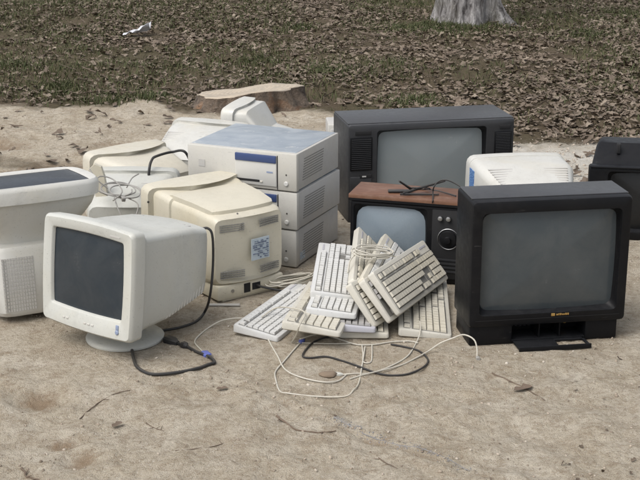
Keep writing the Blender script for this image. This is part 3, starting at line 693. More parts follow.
# -- beige monitor, its back to us
def beige_monitor():
    rz = R(216)
    t = thing('crt_monitor', 'yellowed beige CRT monitor showing its labelled back, before the computer stack', 'monitor', (-0.472, 4.452, 0.0), rz)
    W, H, D, z0 = 0.375, 0.312, 0.40, 0.018
    zt = z0 + H
    pf = Prof([(.04, .170, .035, zt - .006), (.10, .168, .035, zt - .012), (.155, .160, .04, zt - .022), (.158, .153, .04, zt - .026), (.27, .146, .05, zt - .030), (.385, .136, .056, zt - .040), (.40, .130, .064, zt - .048)])
    crt(t, W, H, D, z0, M['cream'], 'scr_mon', 0.285, 0.215, 0.012, .055, pf, .024, .006, .003, .09, None, .022, rear_bow=.022)
    # second shoulder: a raised deck on top of the housing
    mb = MB(); rings = []
    for y, hw, z in ((.11, .146, zt - .020), (.15, .144, zt - .009), (.27, .134, zt - .012), (.358, .124, zt - .019), (.372, .118, zt - .024), (.374, .117, zt - .05)):
        top = []
        for k in range(11):
            u = -1 + k / 5; e = 1 - u ** 8; top.append((u * hw, y + .022 * (y / .4) ** 2 * (1 - u * u) - .006 * (abs(u) > .95) * (y > .35), z - .004 * (1 - e)))
        rings.append([(-hw - .001, top[0][1], z - .05)] + top + [(hw + .001, top[-1][1], z - .05)])
    mb.loft(rings); mb.build('top_deck', M['cream'], t, 40)
    yb = lambda x: .40 + .022 * (1 - (x / .13) ** 2) + .0006
    def rear_patch(x0, x1, z0_, z1_): return [(x1, yb(x1), z0_), (x0, yb(x0), z0_), (x0, yb(x0), z1_), (x1, yb(x1), z1_)]
    for x0, x1 in ((-.116, -.030), (.030, .116)):
        for za, zb in ((zt - .092, zt - .064), (.078, .106)):
            q = rear_patch(x0, x1, za, zb); slots('vent', t, q[0], q[1], q[2], q[3], 4, M['louvre'], None, .5, .001, 9)
    q = rear_patch(-.070, .004, .128, .202); mb = MB(); mb.patch(q, .0012, .002); lb = mb.build('label', M['label'], t)
    mb = MB(); lr = random.Random(9)
    for k in range(9):
        za = .134 + k * .0072; xx = -.066
        while xx < -.006:
            w = lr.uniform(.004, .014)
            if lr.random() < .72: mb.patch([Vector(p) + Vector((0, .0014, 0)) for p in rear_patch(xx, min(xx + w, -.001), za, za + lr.choice((.002, .003, .0042)))], .0006, .001)
            xx += w + .0025
    mb.build('print', M['ink'], lb)
    mb = MB(); mb.lathe([(.003, .0), (.003, .003)], 10, (.055, yb(.055), zt - .03), 'y'); mb.build('screw', M['steel'], t)
    # connector shelf under the back
    mb = MB(); mb.rbox(-.132, .132, .20, .412, .006, .058, .008); mb.build('connector_shelf', M['cream'], t)
    mb = MB(); mb.box(.005, .030, .405, .4132, .018, .050); mb.build('socket', M['dark'], t)
    mb = MB(); mb.box(-.035, -.003, .405, .4132, .022, .046); mb.build('socket', M['dark'], t)
    mb = MB(); mb.lathe([(.006, .0), (.006, .003)], 12, (.075, .412, .034), 'y'); mb.build('screw', M['steel'], t)
    mb = MB(); mb.lathe([(.004, 0), (.004, .003)], 10, (.1885, .06, zt - .05), 'y'); mb.build('side_button', M['slot'], t)
    # two flat feet
    mb = MB(); mb.rbox(-.12, .12, .06, .19, .0, .022, .005); mb.build('foot', M['cream'], t)
    mb = MB(); mb.rbox(-.11, .11, .30, .405, .0, .008, .003); mb.build('foot', M['cream'], t)
    pts = [(-.02, .405, .034), (-.03, .44, .034), (-.08, .475, .020), (-.13, .485, .007), (-.10, .52, .006), (-.045, .545, .006), (-.06, .59, .006), (-.11, .60, .006)]
    mb = MB(); mb.tube(cable_pts(pts), .0042, 8); mb.build('cable', M['rubber'], t)
beige_monitor()

# -- far left: monitor lying on its back, screen to the sky
def upturned_monitor():
    tip = gp(104, 182, .435); ca, sa = math.cos(R(27)), math.sin(R(27)); UPC = (tip.x - .215 * ca - .155 * sa, tip.y - .215 * sa + .155 * ca, 0)
    t = thing('crt_monitor', 'large white CRT monitor lying on its back at left edge, screen up', 'monitor', UPC, R(27))
    D = 0.415
    T = Matrix.Translation((0, -.155, D)) @ Matrix.Rotation(R(-90), 4, 'X')     # front (-y) becomes up
    T = Matrix.Translation((0, .0, .012)) @ Matrix.Rotation(R(-5), 4, 'X') @ T
    W, H = .43, .31
    pf = Prof([(.05, .206, .008, .302), (.06, .205, .008, .302), (.08, .197, .014, .296), (.105, .180, .026, .284), (.13, .160, .038, .270), (.155, .137, .050, .252), (.175, .120, .058, .240), (.185, .115, .060, .236), (.190, .140, .026, .279), (.203, .146, .020, .284), (.40, .140, .024, .280), (.415, .132, .034, .270)])
    crt(t, W, H, D, 0.0, M['white'], 'scr_up', .382, .262, .002, .05, pf, .045, .024, .016, 0, T, .045, .012, rear_bow=0.0, button=False, rec=.006)
    # perforated vent field on the side that faces us (bottom side, z small) 
    mb = MB(T)
    for i in range(12):
        for j in range(15):
            x = -.118 + i * .0085; y = .222 + j * .0118; z = float(np.interp(y, [.203, .40], [.020, .024])) - .004 * (1 - (x / .142) ** 2)
            mb.box(x, x + .0055, y, y + .0082, z - .0016, z + .003)
    mb.build('vent', M['case_metal'], t)
    mb = MB(T)
    for x in (.14,): mb.rbox(x - .0015 - .03, x + .0015 - .03, .215, .395, .0195, .034, .0006, 1)
    mb.build('panel_seam', M['case'], t)
upturned_monitor()

def back_monitor(name_label, loc, rz, mat, W=.36, H=.29, D=.36, z0=.02, rw=.12, slope=.05, cowl=.06, ventmat='case_metal', topvents=True, rearvents=True, sticker=None, rear_bottom=.05, drop=0.0, fl=1.0):
    """an upright CRT monitor of which mostly the top and back show"""
    t = thing('crt_monitor', name_label, 'monitor', loc, rz)
    zt = z0 + H
    pf = Prof([(.04, W / 2 - .012 * fl, z0 + .01, zt - .010 * fl), (.11, W / 2 - .016 * fl, z0 + .012, zt - .013 * fl), (D * .45, W / 2 - .030 * fl, z0 + .02, zt - .020 * fl - drop), (D * .93, rw, z0 + rear_bottom, zt - .024 - slope - drop), (D, rw - .010, z0 + rear_bottom + .012, zt - .040 - slope - drop)])
    crt(t, W, H, D, z0, mat, 'scr_mon', W - .09, H - .075, .012, .055, pf, .026, .006, .003, cowl, None, .03, rear_bow=.018)
    if topvents:
        for s in (-1, 1):
            y0, y1 = D * .50, D * .82
            a, b = (.34, .86) if s > 0 else (-.86, -.34)
            lift = .003
            slots('vent', t, pf.top(a, y0, lift), pf.top(b, y0, lift), pf.top(b, y1, lift - .002), pf.top(a, y1, lift - .002), 8, M[ventmat], None, .42, .0022)
    if rearvents:
        for s in (-1, 1):
            x0, x1 = (.02, rw - .035) if s > 0 else (-rw + .035, -.02)
            yr = D + .014
            slots('vent', t, (x1, yr, z0 + .09), (x0, yr, z0 + .09), (x0, yr, zt - .12 - slope * .6), (x1, yr, zt - .12 - slope * .6), 9, M['slot'], None, .4, .004)
    mb = MB(); mb.rbox(-.10, .10, .05, D * .75, 0, z0 + .016, .006); mb.build('foot', mat, t)
    if sticker:
        w0, b0, t0 = pf.at(sticker[0]); y0, y1 = sticker[0], sticker[1]; sg = sticker[2]
        q = [pf.side(sg, .62, y0), pf.side(sg, .62, y1), pf.side(sg, .90, y1), pf.side(sg, .90, y0)]
        if sg > 0: pass
        else: q = q[::-1]
        q = [Vector((p.x + sg * .003, p.y, p.z)) for p in q]
        mb = MB(); mb.patch(q, .0012, .002); mb.build('label', M['label_blue'], t)
    return t
back_monitor('cream CRT monitor with curved bezel, behind the cable tangle at left', (-0.80, 5.10, 0), R(180 + 42), M['pale'], .37, .275, .33, .018, .12, .02, .09, topvents=False)
back_monitor('pale white CRT monitor with slotted top, farthest back left of computer stack', (-0.45, 5.46, 0), R(180 - 22), M['white'], .36, .30, .36, .02, .12, .05, .03)
back_monitor('white CRT monitor half hidden behind the yellowed beige monitor, cables lying on it', (-0.70, 4.80, 0), R(180 - 2), M['cool'], .34, .262, .31, .015, .13, .03, .02)
back_monitor('white CRT monitor with blue side label behind the front black television', (0.735, 4.80, 0), R(180 + 6), M['white'], .37, .31, .40, .02, .125, .035, .0, sticker=(.075, .135, 1), fl=.22)
# white monitor behind the stack, tipped so that a corner of its case peeps over
def peeping_monitor():
    t = back_monitor('white CRT monitor peeping over the top of the computer stack', (-0.385, 5.62, 0), R(-106), M['white'], .31, .345, .38, .02, .11, .04, .03, topvents=False, drop=.085)
peeping_monitor()

# ------------------------------------------------------------------ computer stack
def make_desktop():
    W, D, H = .43, .385, .1405
    t = thing('desktop_computer', '', 'computer', (0, 0, 0))
    mb = MB(); mb.rbox(-W / 2, W / 2, .022, D, .006, H - .002, .003, 1); mb.build('case', M['case_metal'], t)
    mb = MB(); mb.rbox(-W / 2 + .004, W / 2 - .010, .024, D - .004, H - .006, H - .0005, .002, 1); mb.build('lid', M['lid'], t)
    mb = MB(); mb.rbox(-W / 2 - .001, W / 2 + .001, .0, .024, .003, H - .001, .005, 2); f = mb.build('front_panel', M['case'], t)
    # drive bay block on the right of the front
    bx0, bx1 = -.022, .140
    mb = MB(); mb.rbox(bx0, bx1, -.005, .004, .016, H - .014, .002, 1); bay = mb.build('drive_bay', M['bay'], t)
    mb = MB(); mb.rbox(bx0 + .001, bx1 - .001, -.0085, .0, H - .040, H - .013, .002, 1); mb.build('blue_strip', M['blue_strip'], bay)
    mb = MB(); mb.box(bx0 + .006, bx0 + .096, -.0062, .0, .028, .036); mb.build('disk_slot', M['dark'], bay)
    mb = MB(); mb.rbox(bx0 + .098, bx0 + .108, -.008, .0, .027, .033, .001, 1); mb.build('eject_button', M['case'], bay)
    mb = MB(); mb.box(bx1 - .038, bx1 - .014, -.0058, .0, .064, .070); mb.build('badge', M['badge'], bay)
    mb = MB(); mb.box(bx1 + .0005, bx1 + .0035, -.0012, .004, .006, H - .012); mb.build('panel_gap', M['dark'], t)
    mb = MB(); mb.box(-.17, -.145, -.0012, .004, .062, .088); mb.build('badge', M['case_metal'], t)
    mb = MB(); mb.lathe([(.0085, .002), (.0085, -.004), (.0065, -.0055)], 16, (.176, 0, .030), 'y'); mb.build('power_button', M['bay'], t)
    mb = MB(); mb.lathe([(.003, .002), (.003, -.0012)], 10, (.176, 0, .062), 'y'); mb.build('indicator_light', M['slot'], t)
    mb = MB()
    for i in range(9):                                              # pressed louvres on the right side
        z = .034 + i * .0092
        y = .052 + i * .002
        mb.patch([(W / 2 + .0002, y, z), (W / 2 + .0002, y + .175, z), (W / 2 + .0002, y + .175, z + .0034), (W / 2 + .0002, y, z + .0034)], .0009, .002)
    mb.build('vent', M['louvre'], t)
    for x in (-.18, .18):
        for y in (.05, .34): mb = MB(); mb.lathe([(.010, 0.0), (.011, .007)], 12, (x, y, 0)); mb.build('rubber_foot', M['rubber'], t)
    return t
SL = [('bottom desktop computer of the stack of three, sticker low on its side', -.004, .004, 0.0), ('middle desktop computer of the stack of three', .0, .0, R(-.5)), ('top desktop computer of the stack, blue strip and dusty lid', -.002, -.004, R(.4))]
first = make_desktop(); zc = 0.0
for i, (lab, dx, dy, dr) in enumerate(SL):
    o = first if i == 0 else copy_tree(first)
    if i == 0:
        pass
    o.location = (-.278 + dx, 4.49 + dy, zc); o.rotation_euler = (0, 0, R(-23.5) + dr); o['label'] = lab; o['group'] = 'stacked desktop computers'
    zc += .1405
mb = MB(); mb.patch([(.2152, .035, .022), (.2152, .075, .022), (.2152, .075, .050), (.2152, .035, .050)], .0008, .001); mb.build('sticker', M['sticker'], first)
# pale case behind the stack, beside the charcoal TV
def pale_case():
    t = thing('computer_tower', 'pale grey computer case just visible between the stack and charcoal television', 'computer', (.136, 5.64, 0), R(4))
    mb = MB(); mb.rbox(-.10, .055, 0, .16, .006, .262, .006); mb.build('case', M['case_metal'], t)
    mb = MB(); mb.rbox(-.102, .057, -.018, .002, .004, .264, .006); mb.build('front_panel', M['case'], t)
    for k in range(3): mb = MB(); mb.rbox(-.09, .045, -.021, -.010, .115 + k * .045, .155 + k * .045, .002, 1); mb.build('drive_bay', M['bay'], t)
    for x in (-.08, .035): mb = MB(); mb.box(x - .012, x + .012, .02, .14, 0, .008); mb.build('foot', M['rubber'], t)
pale_case()

# ------------------------------------------------------------------ televisions
def tv_front(t, W, H, mat, ow, oh, oz, scr, depth, corner=.012, bulge=.02, ocx=0.0, lip=.02, back=None, D=.4, z0=0.0, surround=None, rec=.028, scr_r=.02):
    cz = z0 + H / 2; mb = MB()
    rings = [rring(W, H, corner, depth, cz), rring(W, H, corner, .012, cz), rring(W - .006, H - .006, corner, .003, cz), rring(W - .016, H - .016, corner, 0, cz),
             rring(ow + 2 * lip, oh + 2 * lip, .014, 0.0, oz, ocx), rring(ow + 2 * lip - .004, oh + 2 * lip - .004, .014, .006, oz, ocx)]
    mb.loft(rings, True, False); mb.build('cabinet', mat, t, 35)
    mb = MB(); rings = [rring(ow + 2 * lip - .003, oh + 2 * lip - .003, .014, .004, oz, ocx), rring(ow + .012, oh + .012, scr_r, rec * .6, oz, ocx, .006, .005), rring(ow, oh, scr_r, rec, oz, ocx, .006, .005)]
    mb.loft(rings, False, False); mb.build('screen_surround', surround or M['black'], t, 35)
    mb = MB(); screen_mesh(mb, ow + .006, oh + .006, scr_r, rec + .001, oz, bulge, ocx, .006, .005); mb.build('screen', M[scr], t, 60)
    if back:
        mb = MB(); rings = [rring(2 * hw, zt - zb, .03, y, (zb + zt) / 2) for y, hw, zb, zt in back]; mb.loft(rings); mb.build('rear_housing', mat, t, 35)

def black_tv():
    t = thing('television', 'black television with open front flap and grey screen, front right', 'television', (.690, 3.690, 0), R(8.8))
    W, H, D = .492, .395, .36; zb = .062
    tv_front(t, W, H, M['black'], .410, .300, .260, 'scr_black', .175, .012, .022, 0, .010, [(.165, .232, .07, .440), (.20, .215, .065, .425), (.30, .16, .06, .36), (.36, .13, .07, .30)], D, zb)
    # top: bevelled crown
    # base plinth, narrower than the cabinet, with a hollow behind the flap
    px0, px1 = -.105, .125
    mb = MB(); mb.rbox(-W / 2 + .006, px0, .014, .172, 0, zb + .006, .006); mb.rbox(px1, W / 2 - .018, .014, .172, 0, zb + .006, .006); mb.rbox(px0 - .004, px1 + .004, .10, .30, 0, zb + .004, .004, 1); mb.rbox(px0 - .004, px1 + .004, .018, .12, 0, .012, .002, 1)
    mb.build('plinth', M['black'], t)
    for x in (-.02, .045): mb = MB(); mb.box(x, x + .004, .022, .101, .012, zb); mb.build('divider', M['black'], t)
    for k in range(5):
        x = -.09 + k * .014; mb = MB(); mb.rbox(x, x + .009, .086, .102, .028, .036, .001, 1); mb.build('control_button', M['tvgrey'], t)
    for k in range(2):
        mb = MB(); mb.lathe([(.006, .0), (.006, -.006), (.003, -.006)], 12, (.066 + k * .022, .100, .032), 'y'); mb.build('socket', M['gold' if k else 'steel'], t)
    # the flap, hinged down and lying out towards us
    mb = MB(); a0 = .016
    mb.rbox(px0 + .002, .026, -.052, a0, .004, .010, .002, 1); mb.rbox(.022, px1 - .002, -.052, -.040, .004, .010, .002, 1); mb.rbox(.022, px1 - .002, a0 - .012, a0, .004, .010, .002, 1); mb.rbox(px1 - .012, px1 - .002, -.052, a0, .004, .010, .002, 1)
    mb.rbox(px0 + .002, px1 - .002, -.056, -.051, .001, .015, .001, 1)
    mb.build('flap', M['black'], t)
    # gold maker's mark: raised strokes, unreadable in the photograph
    lr = random.Random(2); mb = MB()
    mb.rbox(.010, .022, -.002, .004, .089, .098, .001, 1)
    x = .026
    for k in range(7): w = lr.uniform(.003, .0055); mb.rbox(x, x + w, -.0015, .004, .0905, .0955 + lr.choice((0, .0015)), .0006, 1); x += w + .0012
    mb.build('badge', M['gold'], t)
    mb = MB(); mb.box(-W / 2 + .02, W / 2 - .02, -.0008, .004, .084, .0852); mb.build('trim_line', M['dark'], t)
    # stepped crown on the cabinet's top (front rim lower); its paler charcoal paints the sky sheen
    mb = MB(); mb.rbox(-W / 2 + .004, W / 2 - .004, .03, .172, H + zb - .002, H + zb + .003, .002, 1); mb.build('top_panel', M['tvgrey'], t)
black_tv()

def big_tv():
    t = thing('television', 'wide charcoal television with speaker panels both sides, standing farthest back', 'television', (.446, 5.045, 0), R(11.6))
    W, H = .685, .40
    tv_front(t, W, H, M['tvgrey'], .425, .315, .202, 'scr_big', .27, .010, .018, 0.0, .014, [(.26, .30, .02, .37), (.33, .26, .02, .34), (.46, .16, .03, .26), (.50, .14, .04, .24)], .5, 0)
    for sx in (-1, 1):
        xa, xb = (-.335, -.245) if sx < 0 else (.258, .330)
        mb = MB(); mb.rbox(xa, xb, -.004, .006, .215 if sx < 0 else .235, .350, .003, 1); g = mb.build('speaker_grille', M['black'], t)
        mb = MB()
        for k in range(16):
            z = .222 + k * .0078 if sx < 0 else .242 + k * .0066
            mb.box(xa + .006, xb - .006, -.0055, .0, z, z + .0028)
        mb.build('grille_bar', M['tvgrey'], g)
        mb = MB(); mb.rbox(xa + .02, xb - .006, -.003, .004, .358, .374, .001, 1); mb.build('channel_display', M['dark'], t)
        mb = MB(); mb.rbox(xa, xb, -.003, .006, .10, .190, .003, 1); mb.build('control_panel', M['tvgrey'], t)
    mb = MB(); mb.rbox(-.295, -.248, -.0045, .0, .184, .200, .001, 1); mb.build('nameplate', M['dark'], t)
    mb = MB(); mb.box(-.286, -.270, -.0056, -.004, .189, .194); mb.build('maker_mark', M['bay'], t)
    for k in range(3): mb = MB(); mb.rbox(.270 + k * .02, .282 + k * .02, -.008, .0, .210, .222, .001, 1); mb.build('control_button', M['steel'], t)
    mb = MB(); mb.rbox(-W / 2 + .002, W / 2 - .002, .012, .268, H - .0015, H + .003, .002, 1); mb.build('top_panel', M['tvgrey'], t)
big_tv()

def wood_tv():
    t = thing('television', 'small old television with wood-veneer top and round tuning dial, behind the keyboards', 'television', (.325, 4.270, 0), R(-16.3))
    W, H, D = .47, .300, .27
    xL = -W / 2
    scx = xL + .147
    tv_front(t, W - .006, H - .024, M['black'], .236, .190, .157, 'scr_wood', .15, .008, .018, scx, .012, [(.14, .21, .01, .26), (.20, .17, .02, .24), (.27, .12, .04, .2)], D, 0, scr_r=.035, rec=.014)
    mb = MB(); mb.rbox(-W / 2, W / 2, -.006, .165, H - .022, H, .003, 1); mb.build('wood_top', M['wood'], t)
    mb = MB(); mb.box(-W / 2 + .001, W / 2 - .001, -.0075, -.004, H - .0225, H - .014); mb.build('top_trim', M['black'], t)
    x0 = xL + .295
    mb = MB(); mb.rbox(x0, W / 2 - .010, -.004, .006, .02, H - .034, .003, 1); cp = mb.build('control_panel', M['dark'], t)
    for x, z in ((x0 + .030, .238), (x0 + .058, .238)):
        mb = MB(); mb.lathe([(.009, 0), (.008, -.012), (.005, -.013)], 16, (x, -.004, z), 'y'); mb.build('knob', M['steel'], cp)
    mb = MB(); rg = []
    for k in range(40):
        a = 2 * math.pi * k / 39; rg.append((x0 + .058 + .036 * math.cos(a), -.0055, .165 + .036 * math.sin(a)))
    mb.tube(rg, .0016, 6); mb.build('dial_ring', M['steel'], cp)
    mb = MB(); mb.lathe([(.030, 0), (.028, -.010), (.012, -.012), (.011, -.024), (.004, -.025)], 28, (x0 + .058, -.004, .165), 'y'); mb.build('tuning_dial', M['black'], cp)
    for k in range(4): mb = MB(); mb.box(x0 + .02, x0 + .10, -.0062, -.003, .045 + k * .014, .051 + k * .014); mb.build('speaker_slot', M['tvgrey'], cp)
    for x in (-.19, .19): mb = MB(); mb.box(x - .012, x + .012, .02, .13, -.001, .006); mb.build('foot', M['rubber'], t)
wood_tv()

def edge_tv():
    t = thing('television', 'black television cut off by the right edge of the picture', 'television', (1.23, 4.74, 0), R(-9))
    W, H = .43, .285
    tv_front(t, W, H, M['black_clean'], .30, .21, .15, 'scr_off', .05, .010, .016, 0.02, .014, None, .3, 0)
    mb = MB(); rings = [rring(2 * hw, zt - zb, .02, y, (zb + zt) / 2) for y, hw, zb, zt in ((.04, .205, .02, .275), (.09, .20, .02, .30), (.16, .185, .02, .345), (.26, .17, .02, .345), (.36, .13, .03, .29))]
    mb.loft(rings); mb.build('rear_housing', M['black_clean'], t)
    mb = MB(); mb.rbox(-.11, -.095, .10, .13, .315, .352, .003, 1); mb.build('handle_catch', M['dark'], t)
    mb = MB(); mb.rbox(-W / 2 + .003, W / 2 - .003, -.008, .03, H - .004, H + .004, .003, 1); mb.build('top_lip', M['black_clean'], t)
edge_tv()

# indoor aerial lying broken on the wooden television
def aerial():
    z = .3015; B = lambda x, y, dz=0.0: gp(x, y, z + dz)
    c = B(415, 191)
    t = thing('indoor_aerial', 'broken black rabbit-ear aerial lying on the wood-topped television', 'aerial', c)
    L = lambda p: Vector(p) - c
    mb = MB(); mb.tube([L(B(403, 193.5, .006)), L(B(420, 188, .018)), L(B(445, 181, .028))], [.0055, .005, .003], 8); mb.build('rod', M['rubber'], t)
    mb = MB(); mb.tube([L(B(411, 189, .012)), L(B(405, 185, .034)), L(B(399, 181, .060))], [.005, .004, .0032], 8); mb.build('rod', M['rubber'], t)
    mb = MB(); mb.tube([L(B(400, 194, .004)), L(B(439, 194.5, .004))], [.0035, .003], 8); mb.build('rod', M['rubber'], t)
    mb = MB(); a = L(B(388, 192)); mb.rbox(a.x, a.x + .075, a.y - .012, a.y + .012, .0005, .007, .002, 1); mb.build('bracket', M['rubber'], t)
    lp = []
    for k in range(17):
        a = 2 * math.pi * k / 16; q = B(420, 188.5, .012 + .012 * math.sin(a)); lp.append(L(q) + Vector((.034 * math.cos(a), .012 * math.sin(a), 0)))
    mb = MB(); mb.tube(lp, .0022, 6); mb.build('cable', M['rubber'], t)
    pts = [B(431, 204, -.03), B(432.5, 200, -.004), B(433, 192, .010), B(434, 187, .03), B(438, 182, .045), B(446, 180, .055), B(456, 184, .045), B(464, 189, .035), B(470, 191, .02)]
    pts[0].y -= .012; pts[1].y -= .012
    mb = MB(); mb.tube(cable_pts([L(p) for p in pts]), .0024, 6); mb.build('cable', M['rubber'], t)
    pts = [B(424, 189, .010), B(434, 190, .008), B(446, 193, .004), B(456, 196, .003)]
    mb = MB(); mb.tube(cable_pts([L(p) for p in pts]), .0024, 6); mb.build('cable', M['rubber'], t)
aerial()

# ------------------------------------------------------------------ keyboards
def make_keyboard(name, label, loc, rot, body, keys, Lx=.445, Dy=.155, fkeys=True, curved=False, group='heaped computer keyboards', keyh=.007, well=True):
    t = thing(name, label, 'keyboard', loc, rot=Euler([R(a) for a in rot], 'XYZ'), group=group)
    hx, hy = Lx / 2, Dy / 2; T0 = .0
    # body: wedge, top surface at z=0 (front) .. +.010 (back), bottom at -.02
    mb = MB(); zf, zk = -.004, .006; zb = -.022
    def ring(ins, dz, bot=False):
        out = []; r = .008
        for cx, cy, s in ((hx - ins - r, hy - ins - r, 0), (-hx + ins + r, hy - ins - r, 90), (-hx + ins + r, -hy + ins + r, 180), (hx - ins - r, -hy + ins + r, 270)):
            for k in range(4):
                a = R(s + 30 * k); x, y = cx + r * math.cos(a), cy + r * math.sin(a)
                if curved and y < 0: y -= .014 * (1 - (x / hx) ** 2)
                out.append((x, y, (zb if bot else zf + (zk - zf) * (y + hy) / Dy) + dz))
        return out
    mb.loft([ring(.004, 0, True), ring(.0, .004, True), ring(0, -.005), ring(.0015, -.0015), ring(.005, 0)])
    mb.build('body', body, t, 40)
    ztop = lambda y: zf + (zk - zf) * (y + hy) / Dy
    if well:
        mb = MB(); 
        kx0, kx1, ky0, ky1 = -hx + .010, hx - .010, -hy + .014, hy - .014
        for a, b, c, d_ in ((kx0, kx0 + .66 * (kx1 - kx0), ky0, ky1 - .026), (kx0 + .675 * (kx1 - kx0), kx0 + .79 * (kx1 - kx0), ky0, ky1 - .026), (kx0 + .805 * (kx1 - kx0), kx1, ky0, ky1 - .026), (kx0, kx0 + .79 * (kx1 - kx0), ky1 - .021, ky1)):
            mb.add([(a, c, ztop(c) + .0008), (b, c, ztop(c) + .0008), (b, d_, ztop(d_) + .0008), (a, d_, ztop(d_) + .0008)], [(0, 1, 2, 3)])
        mb.build('key_well', M['key_well'], t)
    mb = MB(); P = (Lx - .026) / 22.6; x00 = -hx + .013
    kr = random.Random(len(label) * 7 + 1)
    def key(u, v, w=1.0, h=1.0):
        if keys is not M['keys'] and kr.random() < .035: return
        g = .0011; x0, x1 = x00 + u * P + g * .3, x00 + (u + w) * P - g * .3; pv = (Dy - .030) / 6.45
        y0, y1 = -hy + .016 + v * pv + g, -hy + .016 + (v + h) * pv - g; q = .0016; z0 = ztop((y0 + y1) / 2); z1 = z0 + keyh
        mb.add([(x0, y0, z0), (x1, y0, z0), (x1, y1, z0), (x0, y1, z0), (x0 + q, y0 + q * .8, z1), (x1 - q, y0 + q * .8, z1), (x1 - q, y1 - q * .6, z1 + .0005), (x0 + q, y1 - q * .6, z1 + .0005)],
               [(4, 5, 6, 7), (0, 1, 5, 4), (1, 2, 6, 5), (2, 3, 7, 6), (3, 0, 4, 7)])
    rows = [[1.25, 1.25, 1.25, 6.25, 1.25, 1.25, 1.25, 1.25], [2.25] + [1] * 10 + [2.75], [1.75] + [1] * 11 + [2.25], [1.5] + [1] * 12 + [1.5], [1] * 13 + [2]]
    for v, row in enumerate(rows):
        u = 0
        for w in row: key(u, v, w); u += w
    for u, v in ((15.3, 0), (16.3, 0), (17.3, 0), (16.3, 1)): key(u, v)
    for v in (3, 4):
        for u in (15.3, 16.3, 17.3): key(u, v)
    for v in range(5):
        for u in range(3): key(18.6 + u, v)
    key(21.6, 0, 1, 2); key(21.6, 2, 1, 2); key(21.6, 4)
    if fkeys:
        for u in [0] + [2 + i for i in range(4)] + [6.5 + i for i in range(4)] + [11 + i for i in range(4)] + [15.3, 16.3, 17.3]: key(u, 5.4)
    mb.build('keys', keys, t, 20, kind='stuff')
    mb = MB(); mb.box(hx - .075, hx - .02, hy - .022, hy - .016, ztop(hy - .02) - .001, ztop(hy - .02) + .0012); mb.build('indicator_panel', M['kb_grey'], t)
    return t
KB = make_keyboard
gR = (48, 2.8, 65.1); gl = Vector((.296, 3.944, .134)); gm = Euler([R(a) for a in gR], 'XYZ').to_matrix(); gn = gm @ Vector((0, 0, 1)); gx = gm @ Vector((1, 0, 0)); gy = gm @ Vector((0, 1, 0))
KB('keyboard', 'blue-white keyboard flat on sand, leftmost of the heap', (-.109, 3.935, .024), (4, 0, 66), M['kb_white'], M['keys'])
KB('keyboard', 'yellow-cream keyboard with dark keys, lowest in middle of the heap', (.138, 3.945, .024), (0, 0, 89), M['kb_cream'], M['keys_cream'])
KB('keyboard', 'lavender-grey keyboard squeezed low in the middle of the heap', (.108, 3.930, .050), (1, 0, 86), M['kb_grey'], M['keys_grey'])
KB('keyboard', 'cream keyboard with curved front edge beside the leftmost keyboard', (.012, 3.865, .060), (5, 3, 80), M['kb_cream'], M['keys_cream'], .45, .18, True, True)
KB('keyboard', 'pale keyboard directly beneath the white keyboard that points straight away', (.064, 3.955, .088), (2, 0, 82), M['kb_white'], M['keys'])
KB('keyboard', 'white keyboard pointing straight away, on top of the left of the heap', (.057, 4.060, .118), (3, -3.0, 86.5), M['kb_white'], M['keys'], .445, .15)
KB('keyboard', 'cream keyboard lying flat against the front black television, rightmost of the heap', (.336, 3.955, .036), (4, -4.5, 87), M['kb_cream'], M['keys_cream'], .44, .165)
KB('keyboard', 'grimy cream keyboard, uppermost of the tilted keyboards', gl, gR, M['kb_cream'], M['keys_cream'])
KB('keyboard', 'grey-cream keyboard tilted directly beneath the uppermost tilted keyboard', gl - gn * .034 - gy * .002 - gx * .012, (48, 2.8, 65.1), M['kb_cream'], M['keys_grey'])
KB('keyboard', 'dirty cream keyboard, lowest of the three tilted keyboards', gl - gn * .068 - gx * .03 + gy * .006, (50, 3.5, 63), M['kb_cream'], M['keys_cream'])
KB('keyboard', 'cream keyboard with corner pointing up against the wood-topped television screen', (.229, 4.000, .128), (43, -1.5, 78), M['pale'], M['keys'])
KB('keyboard', 'dirty keyboard behind, its peak left of the other upturned keyboard corner', (.168, 4.035, .128), (46, -5, 86), M['kb_cream'], M['keys_cream'])

